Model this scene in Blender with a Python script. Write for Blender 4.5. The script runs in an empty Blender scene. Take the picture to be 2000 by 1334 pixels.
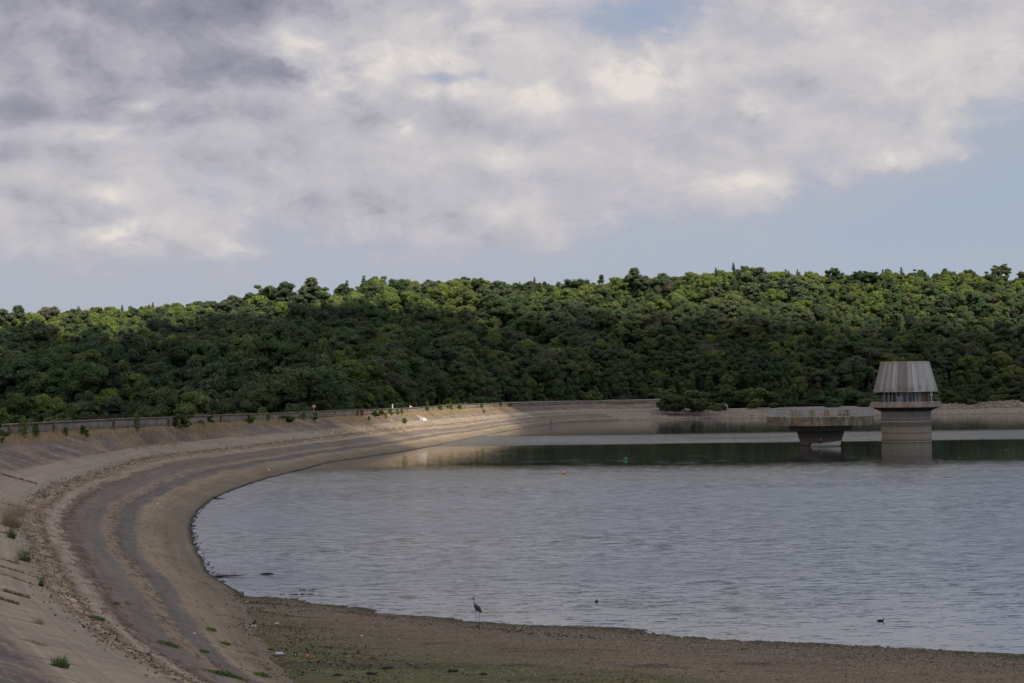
import bpy, bmesh, math, random
import numpy as np
from mathutils import Vector, Matrix, noise as mnoise
random.seed(7); RNG = np.random.default_rng(7)
PI = math.pi
scene = bpy.context.scene
C = scene.collection

# ------------------------------------------------------------------ camera
F = 3500.0; EYE = 9.5; PITCH = math.atan(98/3500); ROLL = 0.0122
fw = Vector((0, math.cos(PITCH), math.sin(PITCH)))
u0 = Vector((0, -math.sin(PITCH), math.cos(PITCH))); r0 = Vector((1, 0, 0))
cr = r0*math.cos(ROLL) - u0*math.sin(ROLL)
cu = u0*math.cos(ROLL) + r0*math.sin(ROLL)
cam_d = bpy.data.cameras.new('camera'); cam = bpy.data.objects.new('camera', cam_d); C.objects.link(cam)
m3 = Matrix((cr, cu, -fw)).transposed()
cam.matrix_world = Matrix.Translation((0, 0, EYE)) @ m3.to_4x4()
cam_d.sensor_width = 36; cam_d.lens = F/2000*36; cam_d.clip_start = 0.5; cam_d.clip_end = 30000
scene.camera = cam

def ray(px, py):
    return fw + cr*((px-1000)/F) + cu*((667-py)/F)
def gp(px, py, z=0.0):
    d = ray(px, py); t = (z-EYE)/d.z
    return Vector((d.x*t, d.y*t, z))
def at(px, py, D):
    d = ray(px, py); t = D/d.y
    return Vector((d.x*t, D, EYE+d.z*t))
def hyp(px):            # image row of the horizon
    return 765 - ROLL*(px-1000)
def proj(x, y, z):
    v = Vector((x, y, z-EYE)); k = v.dot(fw)
    return 1000+F*v.dot(cr)/k, 667-F*v.dot(cu)/k

# ------------------------------------------------------------------ naming helpers
def tag(o, label=None, cat=None, group=None, kind=None):
    if label: o['label'] = label
    if cat: o['category'] = cat
    if group: o['group'] = group
    if kind: o['kind'] = kind
    return o
def empty(name, loc, rz=0, sc=1):
    o = bpy.data.objects.new(name, None); C.objects.link(o)
    o.location = loc; o.rotation_euler = (0, 0, rz); o.scale = (sc, sc, sc)
    o.empty_display_size = .3
    return o
def mesh_np(name, V, Fc, mat, parent=None, smooth=False, attrs=None):
    me = bpy.data.meshes.new(name)
    V = np.asarray(V, dtype=np.float32)
    if isinstance(Fc, np.ndarray):
        n, k = Fc.shape
        me.vertices.add(len(V)); me.vertices.foreach_set('co', V.ravel())
        me.loops.add(n*k); me.loops.foreach_set('vertex_index', Fc.astype(np.int32).ravel())
        me.polygons.add(n); me.polygons.foreach_set('loop_start', np.arange(0, n*k, k, dtype=np.int32))
        me.polygons.foreach_set('loop_total', np.full(n, k, dtype=np.int32))
    else:
        me.from_pydata([tuple(map(float, v)) for v in V], [], [tuple(map(int, f)) for f in Fc])
    if attrs:
        for a, val in attrs.items():
            at_ = me.attributes.new(a, 'FLOAT', 'POINT'); at_.data.foreach_set('value', np.asarray(val, dtype=np.float32))
    me.update(); me.validate()
    if smooth: me.polygons.foreach_set('use_smooth', np.ones(len(me.polygons), dtype=bool))
    o = bpy.data.objects.new(name, me); C.objects.link(o)
    if mat: me.materials.append(mat)
    if parent: o.parent = parent
    return o

class MB:
    """collects boxes, bars, tubes and lathes into ONE mesh"""
    def __init__(s): s.v = []; s.f = []
    def add(s, V, Fc):
        o = len(s.v); s.v += [tuple(v) for v in V]; s.f += [tuple(i+o for i in f) for f in Fc]
    def box(s, c, d, rz=0, top=1.0, jit=0):
        cx, cy, cz = c; a, b, h = d[0]/2, d[1]/2, d[2]/2; V = []
        for zz, k in ((-h, 1.0), (h, top)):
            for x, y in ((-a, -b), (a, -b), (a, b), (-a, b)):
                x *= k; y *= k
                if jit: x += random.uniform(-jit, jit); y += random.uniform(-jit, jit)
                V.append((cx+x*math.cos(rz)-y*math.sin(rz), cy+x*math.sin(rz)+y*math.cos(rz), cz+zz))
        s.add(V, [(0,3,2,1),(4,5,6,7),(0,1,5,4),(1,2,6,5),(2,3,7,6),(3,0,4,7)])
    def tube(s, pts, rad, n=8, flat=1.0, cap=True):
        pts = [Vector(p) for p in pts]; V = []; Fc = []
        if not hasattr(rad, '__len__'): rad = [rad]*len(pts)
        up = Vector((0, 0, 1))
        for i, p in enumerate(pts):
            t = (pts[min(i+1, len(pts)-1)] - pts[max(i-1, 0)]).normalized()
            a = t.cross(up)
            if a.length < 1e-3: a = t.cross(Vector((0, 1, 0)))
            a.normalize(); b = t.cross(a).normalized()
            r = rad[i]; ra, rb = (r if hasattr(r, '__len__') else (r*flat, r))
            for k in range(n):
                q = 2*PI*k/n; V.append(p + a*math.cos(q)*ra + b*math.sin(q)*rb)
        for i in range(len(pts)-1):
            for k in range(n):
                k2 = (k+1) % n; Fc.append((i*n+k, i*n+k2, (i+1)*n+k2, (i+1)*n+k))
        if cap: Fc += [tuple(range(n))[::-1], tuple(range((len(pts)-1)*n, len(pts)*n))]
        s.add(V, Fc)
    def lathe(s, c, prof, n=32, rot=0.0, cap0=True, cap1=True):
        V = []; Fc = []
        for r, z in prof:
            for k in range(n):
                q = rot+2*PI*k/n; V.append((c[0]+r*math.cos(q), c[1]+r*math.sin(q), c[2]+z))
        for i in range(len(prof)-1):
            for k in range(n):
                k2 = (k+1) % n; Fc.append((i*n+k, i*n+k2, (i+1)*n+k2, (i+1)*n+k))
        if cap0: Fc.append(tuple(range(n))[::-1])
        if cap1: Fc.append(tuple(range((len(prof)-1)*n, len(prof)*n)))
        s.add(V, Fc)
    def ball(s, c, r, n=10, m=7, jit=0):
        c = Vector(c); V = []; Fc = []
        rx, ry, rz = r if hasattr(r, '__len__') else (r, r, r)
        for i in range(1, m):
            a = PI*i/m
            for k in range(n):
                q = 2*PI*k/n; j = 1+random.uniform(-jit, jit)
                V.append(c+Vector((rx*math.sin(a)*math.cos(q)*j, ry*math.sin(a)*math.sin(q)*j, rz*math.cos(a)*j)))
        t = len(V); V += [c+Vector((0, 0, rz)), c-Vector((0, 0, rz))]
        for i in range(m-2):
            for k in range(n):
                k2 = (k+1) % n; Fc.append((i*n+k, (i+1)*n+k, (i+1)*n+k2, i*n+k2))
        for k in range(n):
            k2 = (k+1) % n; Fc.append((t, k, k2)); Fc.append((t+1, (m-2)*n+k2, (m-2)*n+k))
        s.add(V, Fc)
    def build(s, name, mat, parent=None, smooth=False, bevel=0, remesh=0):
        me = bpy.data.meshes.new(name); me.from_pydata([tuple(v) for v in s.v], [], s.f); me.update()
        if smooth: me.polygons.foreach_set('use_smooth', np.ones(len(me.polygons), dtype=bool))
        o = bpy.data.objects.new(name, me); C.objects.link(o); me.materials.append(mat)
        if parent: o.parent = parent
        if bevel:
            b = o.modifiers.new('bevel', 'BEVEL'); b.width = bevel; b.segments = 2; b.limit_method = 'ANGLE'
        if remesh:
            b = o.modifiers.new('remesh', 'REMESH'); b.mode = 'VOXEL'; b.voxel_size = remesh; b.use_smooth_shade = True
        return o

# ------------------------------------------------------------------ node helper
class NT:
    def __init__(s, tree): s.t = tree; s.n = tree.nodes; s.l = tree.links; s.n.clear()
    def _in(s, sock, v):
        if v is None: return
        if isinstance(v, bpy.types.NodeSocket): s.l.new(v, sock)
        elif isinstance(v, (int, float)):
            try: sock.default_value = v
            except TypeError: sock.default_value = (v, v, v) if len(sock.default_value) == 3 else (v, v, v, 1)
        else:
            v = tuple(v)
            if len(sock.default_value) == 4 and len(v) == 3: v = v+(1,)
            sock.default_value = v
    def m(s, op, a, b=None, c=None, clamp=False):
        n = s.n.new('ShaderNodeMath'); n.operation = op; n.use_clamp = clamp
        for i, v in enumerate((a, b, c)): s._in(n.inputs[i], v) if v is not None else None
        return n.outputs[0]
    def vm(s, op, a, b=None):
        n = s.n.new('ShaderNodeVectorMath'); n.operation = op
        s._in(n.inputs[0], a)
        if b is not None:
            if op == 'SCALE': s._in(n.inputs[3], b)
            else: s._in(n.inputs[1], b)
        return n.outputs['Value'] if op in ('LENGTH', 'DOT_PRODUCT', 'DISTANCE') else n.outputs[0]
    def xyz(s, x, y, z):
        n = s.n.new('ShaderNodeCombineXYZ')
        for i, v in enumerate((x, y, z)): s._in(n.inputs[i], v)
        return n.outputs[0]
    def sep(s, v):
        n = s.n.new('ShaderNodeSeparateXYZ'); s._in(n.inputs[0], v); return n.outputs
    def pos(s): return s.n.new('ShaderNodeNewGeometry').outputs['Position']
    def obj(s): return s.n.new('ShaderNodeTexCoord').outputs['Object']
    def attr(s, name):
        n = s.n.new('ShaderNodeAttribute'); n.attribute_name = name; return n.outputs['Fac']
    def rnd(s): return s.n.new('ShaderNodeObjectInfo').outputs['Random']
    def noise(s, v, scale, detail=3, rough=.55, dist=0, col=False, w=None):
        n = s.n.new('ShaderNodeTexNoise')
        s._in(n.inputs['Vector'], v); s._in(n.inputs['Scale'], scale)
        n.inputs['Detail'].default_value = detail; n.inputs['Roughness'].default_value = rough
        n.inputs['Distortion'].default_value = dist
        return n.outputs['Color' if col else 'Fac']
    def voro(s, v, scale, out='Distance', feature='F1'):
        n = s.n.new('ShaderNodeTexVoronoi'); n.feature = feature
        s._in(n.inputs['Vector'], v); s._in(n.inputs['Scale'], scale); return n.outputs[out]
    def map(s, v, a, b, c=0.0, d=1.0, smooth=True):
        n = s.n.new('ShaderNodeMapRange'); n.interpolation_type = 'SMOOTHSTEP' if smooth else 'LINEAR'
        for i, q in enumerate((v, a, b, c, d)): s._in(n.inputs[i], q)
        return n.outputs[0]
    def ramp(s, v, stops, interp='LINEAR'):
        n = s.n.new('ShaderNodeValToRGB'); s._in(n.inputs[0], v); r = n.color_ramp; r.interpolation = interp
        while len(r.elements) > 1: r.elements.remove(r.elements[-1])
        r.elements[0].position = stops[0][0]; r.elements[0].color = tuple(stops[0][1])+(1,)
        for p, c in stops[1:]:
            e = r.elements.new(p); e.color = tuple(c)+(1,)
        return n.outputs[0]
    def mix(s, f, a, b, mode='MIX'):
        n = s.n.new('ShaderNodeMix'); n.data_type = 'RGBA'; n.blend_type = mode; n.clamp_factor = True
        s._in(n.inputs[0], f); s._in(n.inputs[6], a); s._in(n.inputs[7], b); return n.outputs[2]
    def mul(s, c, k): return s.vm('SCALE', c, k)
    def bump(s, h, strength=.5, dist=.1):
        n = s.n.new('ShaderNodeBump'); s._in(n.inputs['Height'], h)
        n.inputs['Strength'].default_value = strength; n.inputs['Distance'].default_value = dist; return n.outputs[0]
    def bsdf(s, col, rough=.85, normal=None, spec=.3, metal=0, ior=None):
        n = s.n.new('ShaderNodeBsdfPrincipled'); s._in(n.inputs['Base Color'], col); s._in(n.inputs['Roughness'], rough)
        n.inputs['Specular IOR Level'].default_value = spec; n.inputs['Metallic'].default_value = metal
        if ior: n.inputs['IOR'].default_value = ior
        if normal is not None: s._in(n.inputs['Normal'], normal)
        return n.outputs[0]
    def out(s, sh):
        n = s.n.new('ShaderNodeOutputMaterial'); s.l.new(sh, n.inputs[0])
def mat(name):
    m = bpy.data.materials.new(name); m.use_nodes = True; return m, NT(m.node_tree)

def weathered(name, col, col2, scale=1.5, rough=.85, streak=False, bump=.3, spec=.25):
    m, t = mat(name); p = t.obj()
    a = t.noise(p, scale, 5, .65)
    q = t.vm('MULTIPLY', p, (1, 1, .12 if streak else 1))
    b = t.noise(q, scale*3, 4, .7)
    f = t.map(t.m('ADD', t.m('MULTIPLY', a, .5), t.m('MULTIPLY', b, .5)), .35, .65)
    c = t.mix(f, col, col2)
    t.out(t.bsdf(c, rough, t.bump(t.noise(p, scale*8, 3), bump, .02), spec)); return m
M = {}
M['stone_dark'] = weathered('rock', (.09, .08, .07), (.22, .2, .17), 3)
M['steel'] = weathered('galvanised_steel', (.30, .32, .35), (.42, .44, .47), 4, .5)
M['rust'] = weathered('rusty_steel', (.16, .085, .05), (.25, .16, .10), 3)
M['white'] = weathered('white_paint', (.62, .60, .57), (.78, .76, .72), 2, .6)
M['red'] = weathered('red_paint', (.55, .06, .06), (.65, .12, .10), 3, .5)
M['black'] = weathered('dark_plastic', (.012, .012, .014), (.03, .03, .03), 3, .5)
M['glass'] = weathered('dark_window_glass', (.01, .012, .016), (.03, .035, .04), 1, .15, spec=.5, bump=0)
M['bluegrey'] = weathered('blue_grey_box_paint', (.16, .20, .23), (.22, .27, .30), 2, .5)
M['door'] = weathered('brown_door_paint', (.16, .09, .045), (.22, .13, .07), 2, .6)
M['bark'] = weathered('bark', (.05, .04, .03), (.10, .085, .07), 2, streak=True)
M['palebark'] = weathered('pale_bark', (.16, .15, .135), (.26, .25, .23), 2, streak=True)
M['wood'] = weathered('wet_wood', (.02, .016, .012), (.05, .04, .03), 5)
M['boat'] = weathered('white_boat_paint', (.42, .40, .33), (.56, .54, .48), 1.2, .4, streak=False)
M['boat_in'] = weathered('grey_boat_lining', (.25, .25, .24), (.35, .35, .33), 2)
M['orange'] = weathered('orange_buoy_plastic', (.75, .16, .07), (.85, .28, .15), 2, .4)
M['green'] = weathered('green_buoy_plastic', (.03, .20, .12), (.06, .28, .18), 2, .4)
M['skin'] = weathered('skin', (.36, .2, .14), (.42, .25, .18), 4, .6)
M['jacket'] = weathered('maroon_jacket', (.07, .02, .025), (.11, .035, .04), 3)
M['trousers'] = weathered('dark_trousers', (.02, .022, .03), (.04, .04, .05), 3)
M['hat'] = weathered('pale_hat', (.55, .52, .48), (.68, .66, .62), 3)
M['heron'] = weathered('slate_feathers', (.035, .038, .05), (.085, .09, .11), 30, bump=.2)
M['heronw'] = weathered('pale_feathers', (.22, .22, .23), (.36, .36, .36), 20)
M['beak'] = weathered('heron_beak', (.12, .09, .04), (.18, .13, .05), 10, .5)
M['coot'] = weathered('black_feathers', (.006, .006, .009), (.016, .016, .02), 20, .6)
M['concrete'] = weathered('stained_concrete', (.17, .155, .135), (.36, .33, .295), .5, streak=True)
M['litter'] = weathered('clear_plastic', (.42, .45, .48), (.62, .65, .68), 8, .3)
M['litter_red'] = weathered('red_plastic', (.6, .10, .07), (.72, .2, .14), 8, .4)

# ------------------------------------------------------------------ sun and world
S = Vector((0.40, -0.55, 0.73)).normalized()
sun_d = bpy.data.lights.new('sun', 'SUN'); sun_d.energy = 4.9; sun_d.angle = math.radians(.5); sun_d.color = (1.0, .90, .75)
sun = bpy.data.objects.new('sun', sun_d); C.objects.link(sun); sun.rotation_euler = S.to_track_quat('Z', 'Y').to_euler(); sun.location = (60, -40, 90)
elev = math.asin(S.z); azim = math.atan2(S.x, S.y)

world = bpy.data.worlds.new('World'); scene.world = world; world.use_nodes = True
w = NT(world.node_tree)
sky = w.n.new('ShaderNodeTexSky'); sky.sky_type = 'NISHITA'; sky.sun_disc = False
sky.sun_elevation = elev; sky.sun_rotation = azim; sky.altitude = 100; sky.air_density = 1.0; sky.dust_density = 1.2; sky.ozone_density = 1.0
tc = w.n.new('ShaderNodeTexCoord'); dirv = tc.outputs['Generated']
dx, dy, dz = w.sep(dirv)
# azimuth and elevation in units of 1/3500 rad, i.e. about one photo pixel, over the whole sphere
az = w.m('MULTIPLY', w.m('ARCTAN2', dx, dy), 3500.0)
el = w.m('MULTIPLY', w.m('ARCSINE', w.m('MINIMUM', w.m('MAXIMUM', dz, -.999), .999)), 3500.0)
AZ = w.m('DIVIDE', az, 1000.0); EL = w.m('DIVIDE', el, 1000.0)
# cloud space: flatter and finer toward the horizon
flat = w.m('POWER', w.m('ADD', w.m('MAXIMUM', EL, 0.0), .05), .80)
P0 = w.xyz(w.m('MULTIPLY', AZ, 1.0), w.m('MULTIPLY', flat, 1.75), 0.37)
warp = w.noise(P0, 2.6, 4, .55, col=True)
P1 = w.vm('ADD', P0, w.vm('SCALE', w.vm('SUBTRACT', warp, (.5, .5, .5)), .22))
warp2 = w.noise(P0, 11.0, 3, .5, col=True)
P1b = w.vm('ADD', P1, w.vm('SCALE', w.vm('SUBTRACT', warp2, (.5, .5, .5)), .035))
big = w.noise(P1, 1.7, 2, .5)
med = w.noise(P1b, 3.8, 10, .60)
P2 = w.vm('ADD', P1b, (.040, .070, 0))          # the same field, one step toward the light
med2 = w.noise(P2, 3.8, 4, .5)
fine = w.noise(P1b, 12.0, 6, .6)
def gauss(cx, cy, rx, ry, k):     # cx, cy: photo pixel of the feature
    ax = (cx-1000)/1000; ey = (765-cy)/1000
    a = w.m('DIVIDE', w.m('SUBTRACT', AZ, ax), rx); b = w.m('DIVIDE', w.m('SUBTRACT', EL, ey), ry)
    q = w.m('ADD', w.m('MULTIPLY', a, a), w.m('MULTIPLY', b, b))
    return w.m('MULTIPLY', w.m('EXPONENT', w.m('MULTIPLY', q, -1.0)), k)
def total(l):
    o = l[0]
    for i in l[1:]: o = w.m('ADD', o, i)
    return o
edge = w.m('ADD', w.m('MULTIPLY', AZ, .08), .33)
edge = w.m('ADD', edge, w.m('MULTIPLY', w.m('MAXIMUM', w.m('SUBTRACT', AZ, .40), 0.0), .26))
cov = w.map(w.m('SUBTRACT', EL, edge), -.30, .22, -.30, .20)
cov = total([cov, gauss(100, 440, .45, .08, .08), gauss(250, 460, .16, .035, .12), gauss(820, 420, .24, .040, .16), gauss(1280, 370, .30, .045, .16),
             gauss(1755, 325, .08, .03, .22), gauss(870, 155, .10, .022, -.30), gauss(790, 90, .04, .04, -.14), gauss(1380, 15, .22, .05, -.13), gauss(1240, 60, .09, .05, -.22), gauss(1650, 90, .06, .02, -.14),
             gauss(250, 80, .6, .2, .2), gauss(1750, 40, .30, .07, .12), gauss(1700, 210, .3, .05, .12)])
cov = w.m('SUBTRACT', cov, w.map(EL, .85, 1.7, 0, .16))
dens0 = total([w.m('MULTIPLY', med, .66), w.m('MULTIPLY', big, .34), cov])
dens = w.map(dens0, .46, .62)
veil = w.map(dens0, .22, .60, 0, .65)
lit = w.m('SUBTRACT', med, med2)
H = total([gauss(640, 155, .07, .045, 1), gauss(720, 150, .06, .07, .8), gauss(590, 85, .07, .04, .7), gauss(930, 30, .12, .05, .75), gauss(860, 110, .10, .03, .6), gauss(1265, 155, .11, .045, 1.1), gauss(1050, 190, .07, .025, 1.0),
           gauss(870, 180, .05, .02, .8), gauss(1475, 230, .03, .03, .8), gauss(790, 245, .04, .02, .9), gauss(985, 315, .09, .03, .35), gauss(1440, 370, .12, .03, .5), gauss(250, 455, .08, .03, 1.0), gauss(460, 465, .04, .02, .6),
           gauss(230, 380, .05, .02, .7), gauss(530, 330, .05, .02, .7), gauss(180, 265, .10, .02, .6), gauss(295, 213, .03, .01, .8), gauss(830, 420, .2, .03, .4), gauss(1620, 60, .12, .05, .45), gauss(1750, 330, .05, .02, .4), gauss(420, 178, .05, .012, .7), gauss(1760, 200, .12, .03, .4)])
Hn = w.m('MULTIPLY', H, w.m('ADD', .20, w.m('MULTIPLY', w.m('SUBTRACT', med, .47), 3.2)))
shade = total([w.m('MULTIPLY', lit, .95), w.m('ADD', .54, w.map(AZ, -.6, .2, 0, .09)), w.m('MULTIPLY', w.m('SUBTRACT', fine, .5), .34), w.m('MINIMUM', w.m('MAXIMUM', Hn, -.04), .5),
               w.m('MULTIPLY', w.m('SUBTRACT', big, .5), -.4),
               gauss(100, 90, .45, .12, -.27), gauss(500, 20, .25, .05, -.30), gauss(420, 145, .2, .035, -.15), gauss(60, 230, .35, .03, -.22), gauss(120, 300, .4, .025, -.14), gauss(350, 235, .35, .03, -.08), gauss(1250, 250, .3, .04, -.08)])
ccol = w.ramp(shade, [(0.0, (.205, .205, .265)), (.22, (.315, .315, .38)), (.42, (.46, .455, .505)), (.6, (.545, .53, .565)), (.75, (.615, .59, .60)), (.88, (.69, .65, .635)), (1.0, (.77, .715, .67))])
# clear sky: the physical sky, pulled to the photographed hazy blue
skyc = w.vm('MULTIPLY', sky.outputs[0], (.10, .10, .10))
grad = w.ramp(w.map(EL, 0.0, .75, smooth=False), [(0, (.39, .44, .53)), (.35, (.385, .44, .56)), (.7, (.36, .44, .58)), (1, (.27, .37, .56))])
clear = w.mix(.85, skyc, grad)
clear = w.mix(w.m('ADD', gauss(150, 560, .7, .12, .35), 0), clear, (.44, .445, .50))
c1 = w.mix(veil, clear, (.46, .455, .50))
c2 = w.mix(dens, c1, ccol)
bg = w.n.new('ShaderNodeBackground'); bg.inputs['Strength'].default_value = 1.0
w.l.new(w.mul(c2, 1.0), bg.inputs[0])
# the sky texture's own physical strength (0.1) is applied above, the clouds are mixed in at scene scale
wo = w.n.new('ShaderNodeOutputWorld'); w.l.new(bg.outputs[0], wo.inputs[0])
world.cycles.sampling_method = 'MANUAL'; world.cycles.sample_map_resolution = 512

# ------------------------------------------------------------------ plan curves of the dam
def line(pts, tail=()):
    """pts: (px, py, z) on the photo -> plan curve far to near, then explicit plan tail"""
    P = [at(a, b, -z) if z < -1 else gp(a, b, z) for a, b, z in pts] + [Vector(t) for t in tail]
    return np.array([tuple(p) for p in P])
def resample(P, step=1.5, smooth=3.0):
    n = len(P); Q = []
    for i in range(n-1):                       # Catmull-Rom, centripetal-ish
        p0, p1, p2, p3 = P[max(i-1, 0)], P[i], P[i+1], P[min(i+2, n-1)]
        L = np.linalg.norm(p2-p1); k = max(2, int(L/.5))
        d01 = max(np.linalg.norm(p1-p0), 1e-3); d12 = max(L, 1e-3); d23 = max(np.linalg.norm(p3-p2), 1e-3)
        m1 = (p2-p0)/(d01+d12)*d12; m2 = (p3-p1)/(d12+d23)*d12
        t = np.linspace(0, 1, k, endpoint=False)[:, None]
        Q.append((2*t**3-3*t**2+1)*p1+(t**3-2*t**2+t)*m1+(-2*t**3+3*t**2)*p2+(t**3-t**2)*m2)
    Q = np.vstack(Q+[P[-1:]])
    s = np.concatenate([[0], np.cumsum(np.linalg.norm(np.diff(Q[:, :2], axis=0), axis=1))])
    u = np.arange(0, s[-1], step)
    R = np.stack([np.interp(u, s, Q[:, k]) for k in range(3)], 1)
    dist = np.hypot(R[:, 0], R[:, 1])
    for it in range(int(smooth)):              # smooth the far part, whose distance is uncertain
        a = np.clip((dist-150)/200, .15, 1)[1:-1, None]*.5
        R[1:-1] = R[1:-1]*(1-a)+(R[:-2]+R[2:])*.5*a
    return R
Wc = resample(line([(1420,816.5,0),(1310,819,0),(1200,821.5,0),(1105,825,0),(1060,831,0),(1010,838.5,0),(950,849.5,0),(800,879.5,0),(650,902,0),(600,914.5,0),(510,938,0),(450,959.5,0),(414,976,0),(387,1000,0),(375,1024,0),(377,1051,0),(390,1084,0),(414,1123,0),(445,1148,.05),(463,1160,.1),(505,1215,.3),(540,1262,.5),(590,1334,.8)],
                   [(-5,50,1.0),(-2.5,43,1.2),(1,37,1.4),(5,31,1.6)]), smooth=8)
Bc = resample(line([(1400,803,-612),(1300,802.5,-602),(1181,804,-592),(1100,806,-572),(1040,810,-520),(950,819,2.7),(890,827,2.8),(800,834,2.8),(650,852,2.8),(500,869,2.8),(420,878,2.8),(300,892,2.8),(240,907,2.8),(180,926,2.8),(120,943,2.8),(99,953,2.8),(60,982,2.8),(48,1000,2.8),(51,1030,2.8),(63,1069,2.8),(81,1105,2.8),(125,1176,2.8),(175,1216,2.8),(220,1259,2.8),(275,1286,2.8),(350,1331,2.8)],
                   [(-5.5,37.5,2.8),(-2.5,31,2.8),(2,24,2.8)]), smooth=8)
Uc = resample(line([(1400,798,-621),(1290,798,-611),(1181,799,-602),(1079,801,-572),(977,809.5,-472),(890,816,3.7),(800,822,3.8),(700,831,3.8),(600,842,3.8),(420,857,3.8),(300,868,3.8),(180,889,3.8),(60,911,3.8),(0,928,3.8)],
                   [(-33.5,112,3.8),(-26.5,86,3.8),(-21.5,68,3.8),(-16.5,53,3.8),(-12.7,44.4,3.8),(-8.6,34.5,3.8),(-4,26,3.8),(1,19,3.8)]), smooth=8)
Tc = resample(line([(1400,787,-632),(1290,787,-622),(1150,789,-614),(1022,793,-540),(920,797,5.5),(794,806,5.35),(654,813,5.6),(522,820,5.65),(432,824,5.78),(330,830,5.85),(216,836,6.0),(105,843,6.0),(15,849,6.0)],
                   [(-45.5,145,6.0),(-39,115,6.0),(-32,88,6.0),(-27,70,6.0),(-22,54,6.0),(-18,43,6.0),(-13,30,6.0),(-8,20,6.0)]), smooth=8)

def nearest(X, Y, Cv):
    """signed distance (land side positive), index, arc parameter and curve z for points X, Y"""
    T = np.gradient(Cv[:, :2], axis=0); T /= np.linalg.norm(T, axis=1)[:, None]
    out = np.empty((4, X.size)); x = X.ravel(); y = Y.ravel()
    for a in range(0, x.size, 20000):
        b = slice(a, a+20000)
        d2 = (x[b, None]-Cv[None, :, 0])**2+(y[b, None]-Cv[None, :, 1])**2
        i = d2.argmin(1)
        rx = x[b]-Cv[i, 0]; ry = y[b]-Cv[i, 1]
        al = rx*T[i, 0]+ry*T[i, 1]; cross = T[i, 0]*ry-T[i, 1]*rx     # curves run far -> near, water on their left
        end = (i == 0) | (i == len(Cv)-1)
        dd = np.where(end, np.sqrt(d2[np.arange(i.size), i]), np.abs(cross))
        out[0, b] = -np.sign(cross)*dd; out[1, b] = i; out[2, b] = i*1.5+np.clip(al, -3, 3); out[3, b] = Cv[i, 2]
    return [o.reshape(X.shape) for o in out]

def fbm(X, Y, scale, octs=4, seed=0.0, rough=.5):
    """vectorised value noise"""
    r = np.random.default_rng(int(seed*1000)+11); tab = r.random((256, 256)); out = np.zeros(np.shape(X)); amp = 1; tot = 0; s = scale
    for o in range(octs):
        x = np.asarray(X)*s+o*17.3; y = np.asarray(Y)*s+o*9.1
        xi = np.floor(x).astype(int); yi = np.floor(y).astype(int); fx = x-xi; fy = y-yi
        fx = fx*fx*(3-2*fx); fy = fy*fy*(3-2*fy)
        g = lambda a, b: tab[a & 255, b & 255]
        out += amp*((g(xi, yi)*(1-fx)+g(xi+1, yi)*fx)*(1-fy)+(g(xi, yi+1)*(1-fx)+g(xi+1, yi+1)*fx)*fy)
        tot += amp; amp *= rough; s *= 2.03
    return out/tot-.5

# polar grid over the dam face: one sheet following the four contour curves
pxs = np.concatenate([np.linspace(-450, 1420, 640)])
nr = 340
hh = np.concatenate([np.geomspace(.0142, .32, nr)])          # depression slope below the eye
Dr = 9.5/hh*.72
Dr = np.sort(np.concatenate([Dr, np.linspace(150, 760, 190)]))
BX, DD = np.meshgrid((pxs-1000)/F, Dr)
GX = BX*DD; GY = DD
sW = nearest(GX, GY, Wc); sB = nearest(GX, GY, Bc); sU = nearest(GX, GY, Uc); sT = nearest(GX, GY, Tc)
def dam_z(sW, sB, sU, sT):
    s = np.zeros(sW[0].shape); z = np.zeros(s.shape); e = 1e-4
    a, b, c, d = sW[0], sB[0], sU[0], sT[0]
    r = b < 0
    t = np.clip(a/(np.abs(a)+np.abs(b)+e), -.4, 1); t = np.where(a < 0, a*.09, t)
    s = np.where(r, t, s); z = np.where(r, sW[3]+(sB[3]-sW[3])*t, z)
    r = (b >= 0) & (c < 0); t = b/(b-c+e)
    s = np.where(r, 1+t, s); z = np.where(r, sB[3]+(sU[3]-sB[3])*t, z)
    r = (b >= 0) & (c >= 0) & (d < 0); t = c/(c-d+e)
    s = np.where(r, 2+t, s); z = np.where(r, sU[3]+(sT[3]-sU[3])*t, z)
    r = (b >= 0) & (c >= 0) & (d >= 0)
    s = np.where(r, 3+np.minimum(d, 5)/5, s); z = np.where(r, sT[3], z)
    return s, z
Sg, Zg = dam_z(sW, sB, sU, sT)
Ug = sB[2]
rough_ = fbm(GX, GY, .35, 4, 1)*.10+fbm(Ug, Sg*8, .5, 3, 2)*.05
Zg = Zg+np.where(Sg > 2, fbm(GX, GY, .6, 4, 3)*.30, rough_*np.clip((300-GY)/200, .2, 1)*.8)
berm = np.exp(-((Sg-1.0)/.03)**2)
Zg = Zg+berm*(.03+.08*fbm(GX, GY, 1.2, 3, 5))
keep = (sW[0] > -3.0) & (sT[0] < 1.2) & (GY < 760)
kk = keep[:-1, :-1] & keep[1:, :-1] & keep[:-1, 1:] & keep[1:, 1:]
idx = np.arange(GX.size).reshape(GX.shape)
Fq = np.stack([idx[:-1, :-1][kk], idx[:-1, 1:][kk], idx[1:, 1:][kk], idx[1:, :-1][kk]], 1)
used = np.zeros(GX.size, bool); used[Fq.ravel()] = True; remap = np.cumsum(used)-1
Vd = np.stack([GX.ravel(), GY.ravel(), Zg.ravel()], 1)[used]; Fd = remap[Fq]

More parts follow.
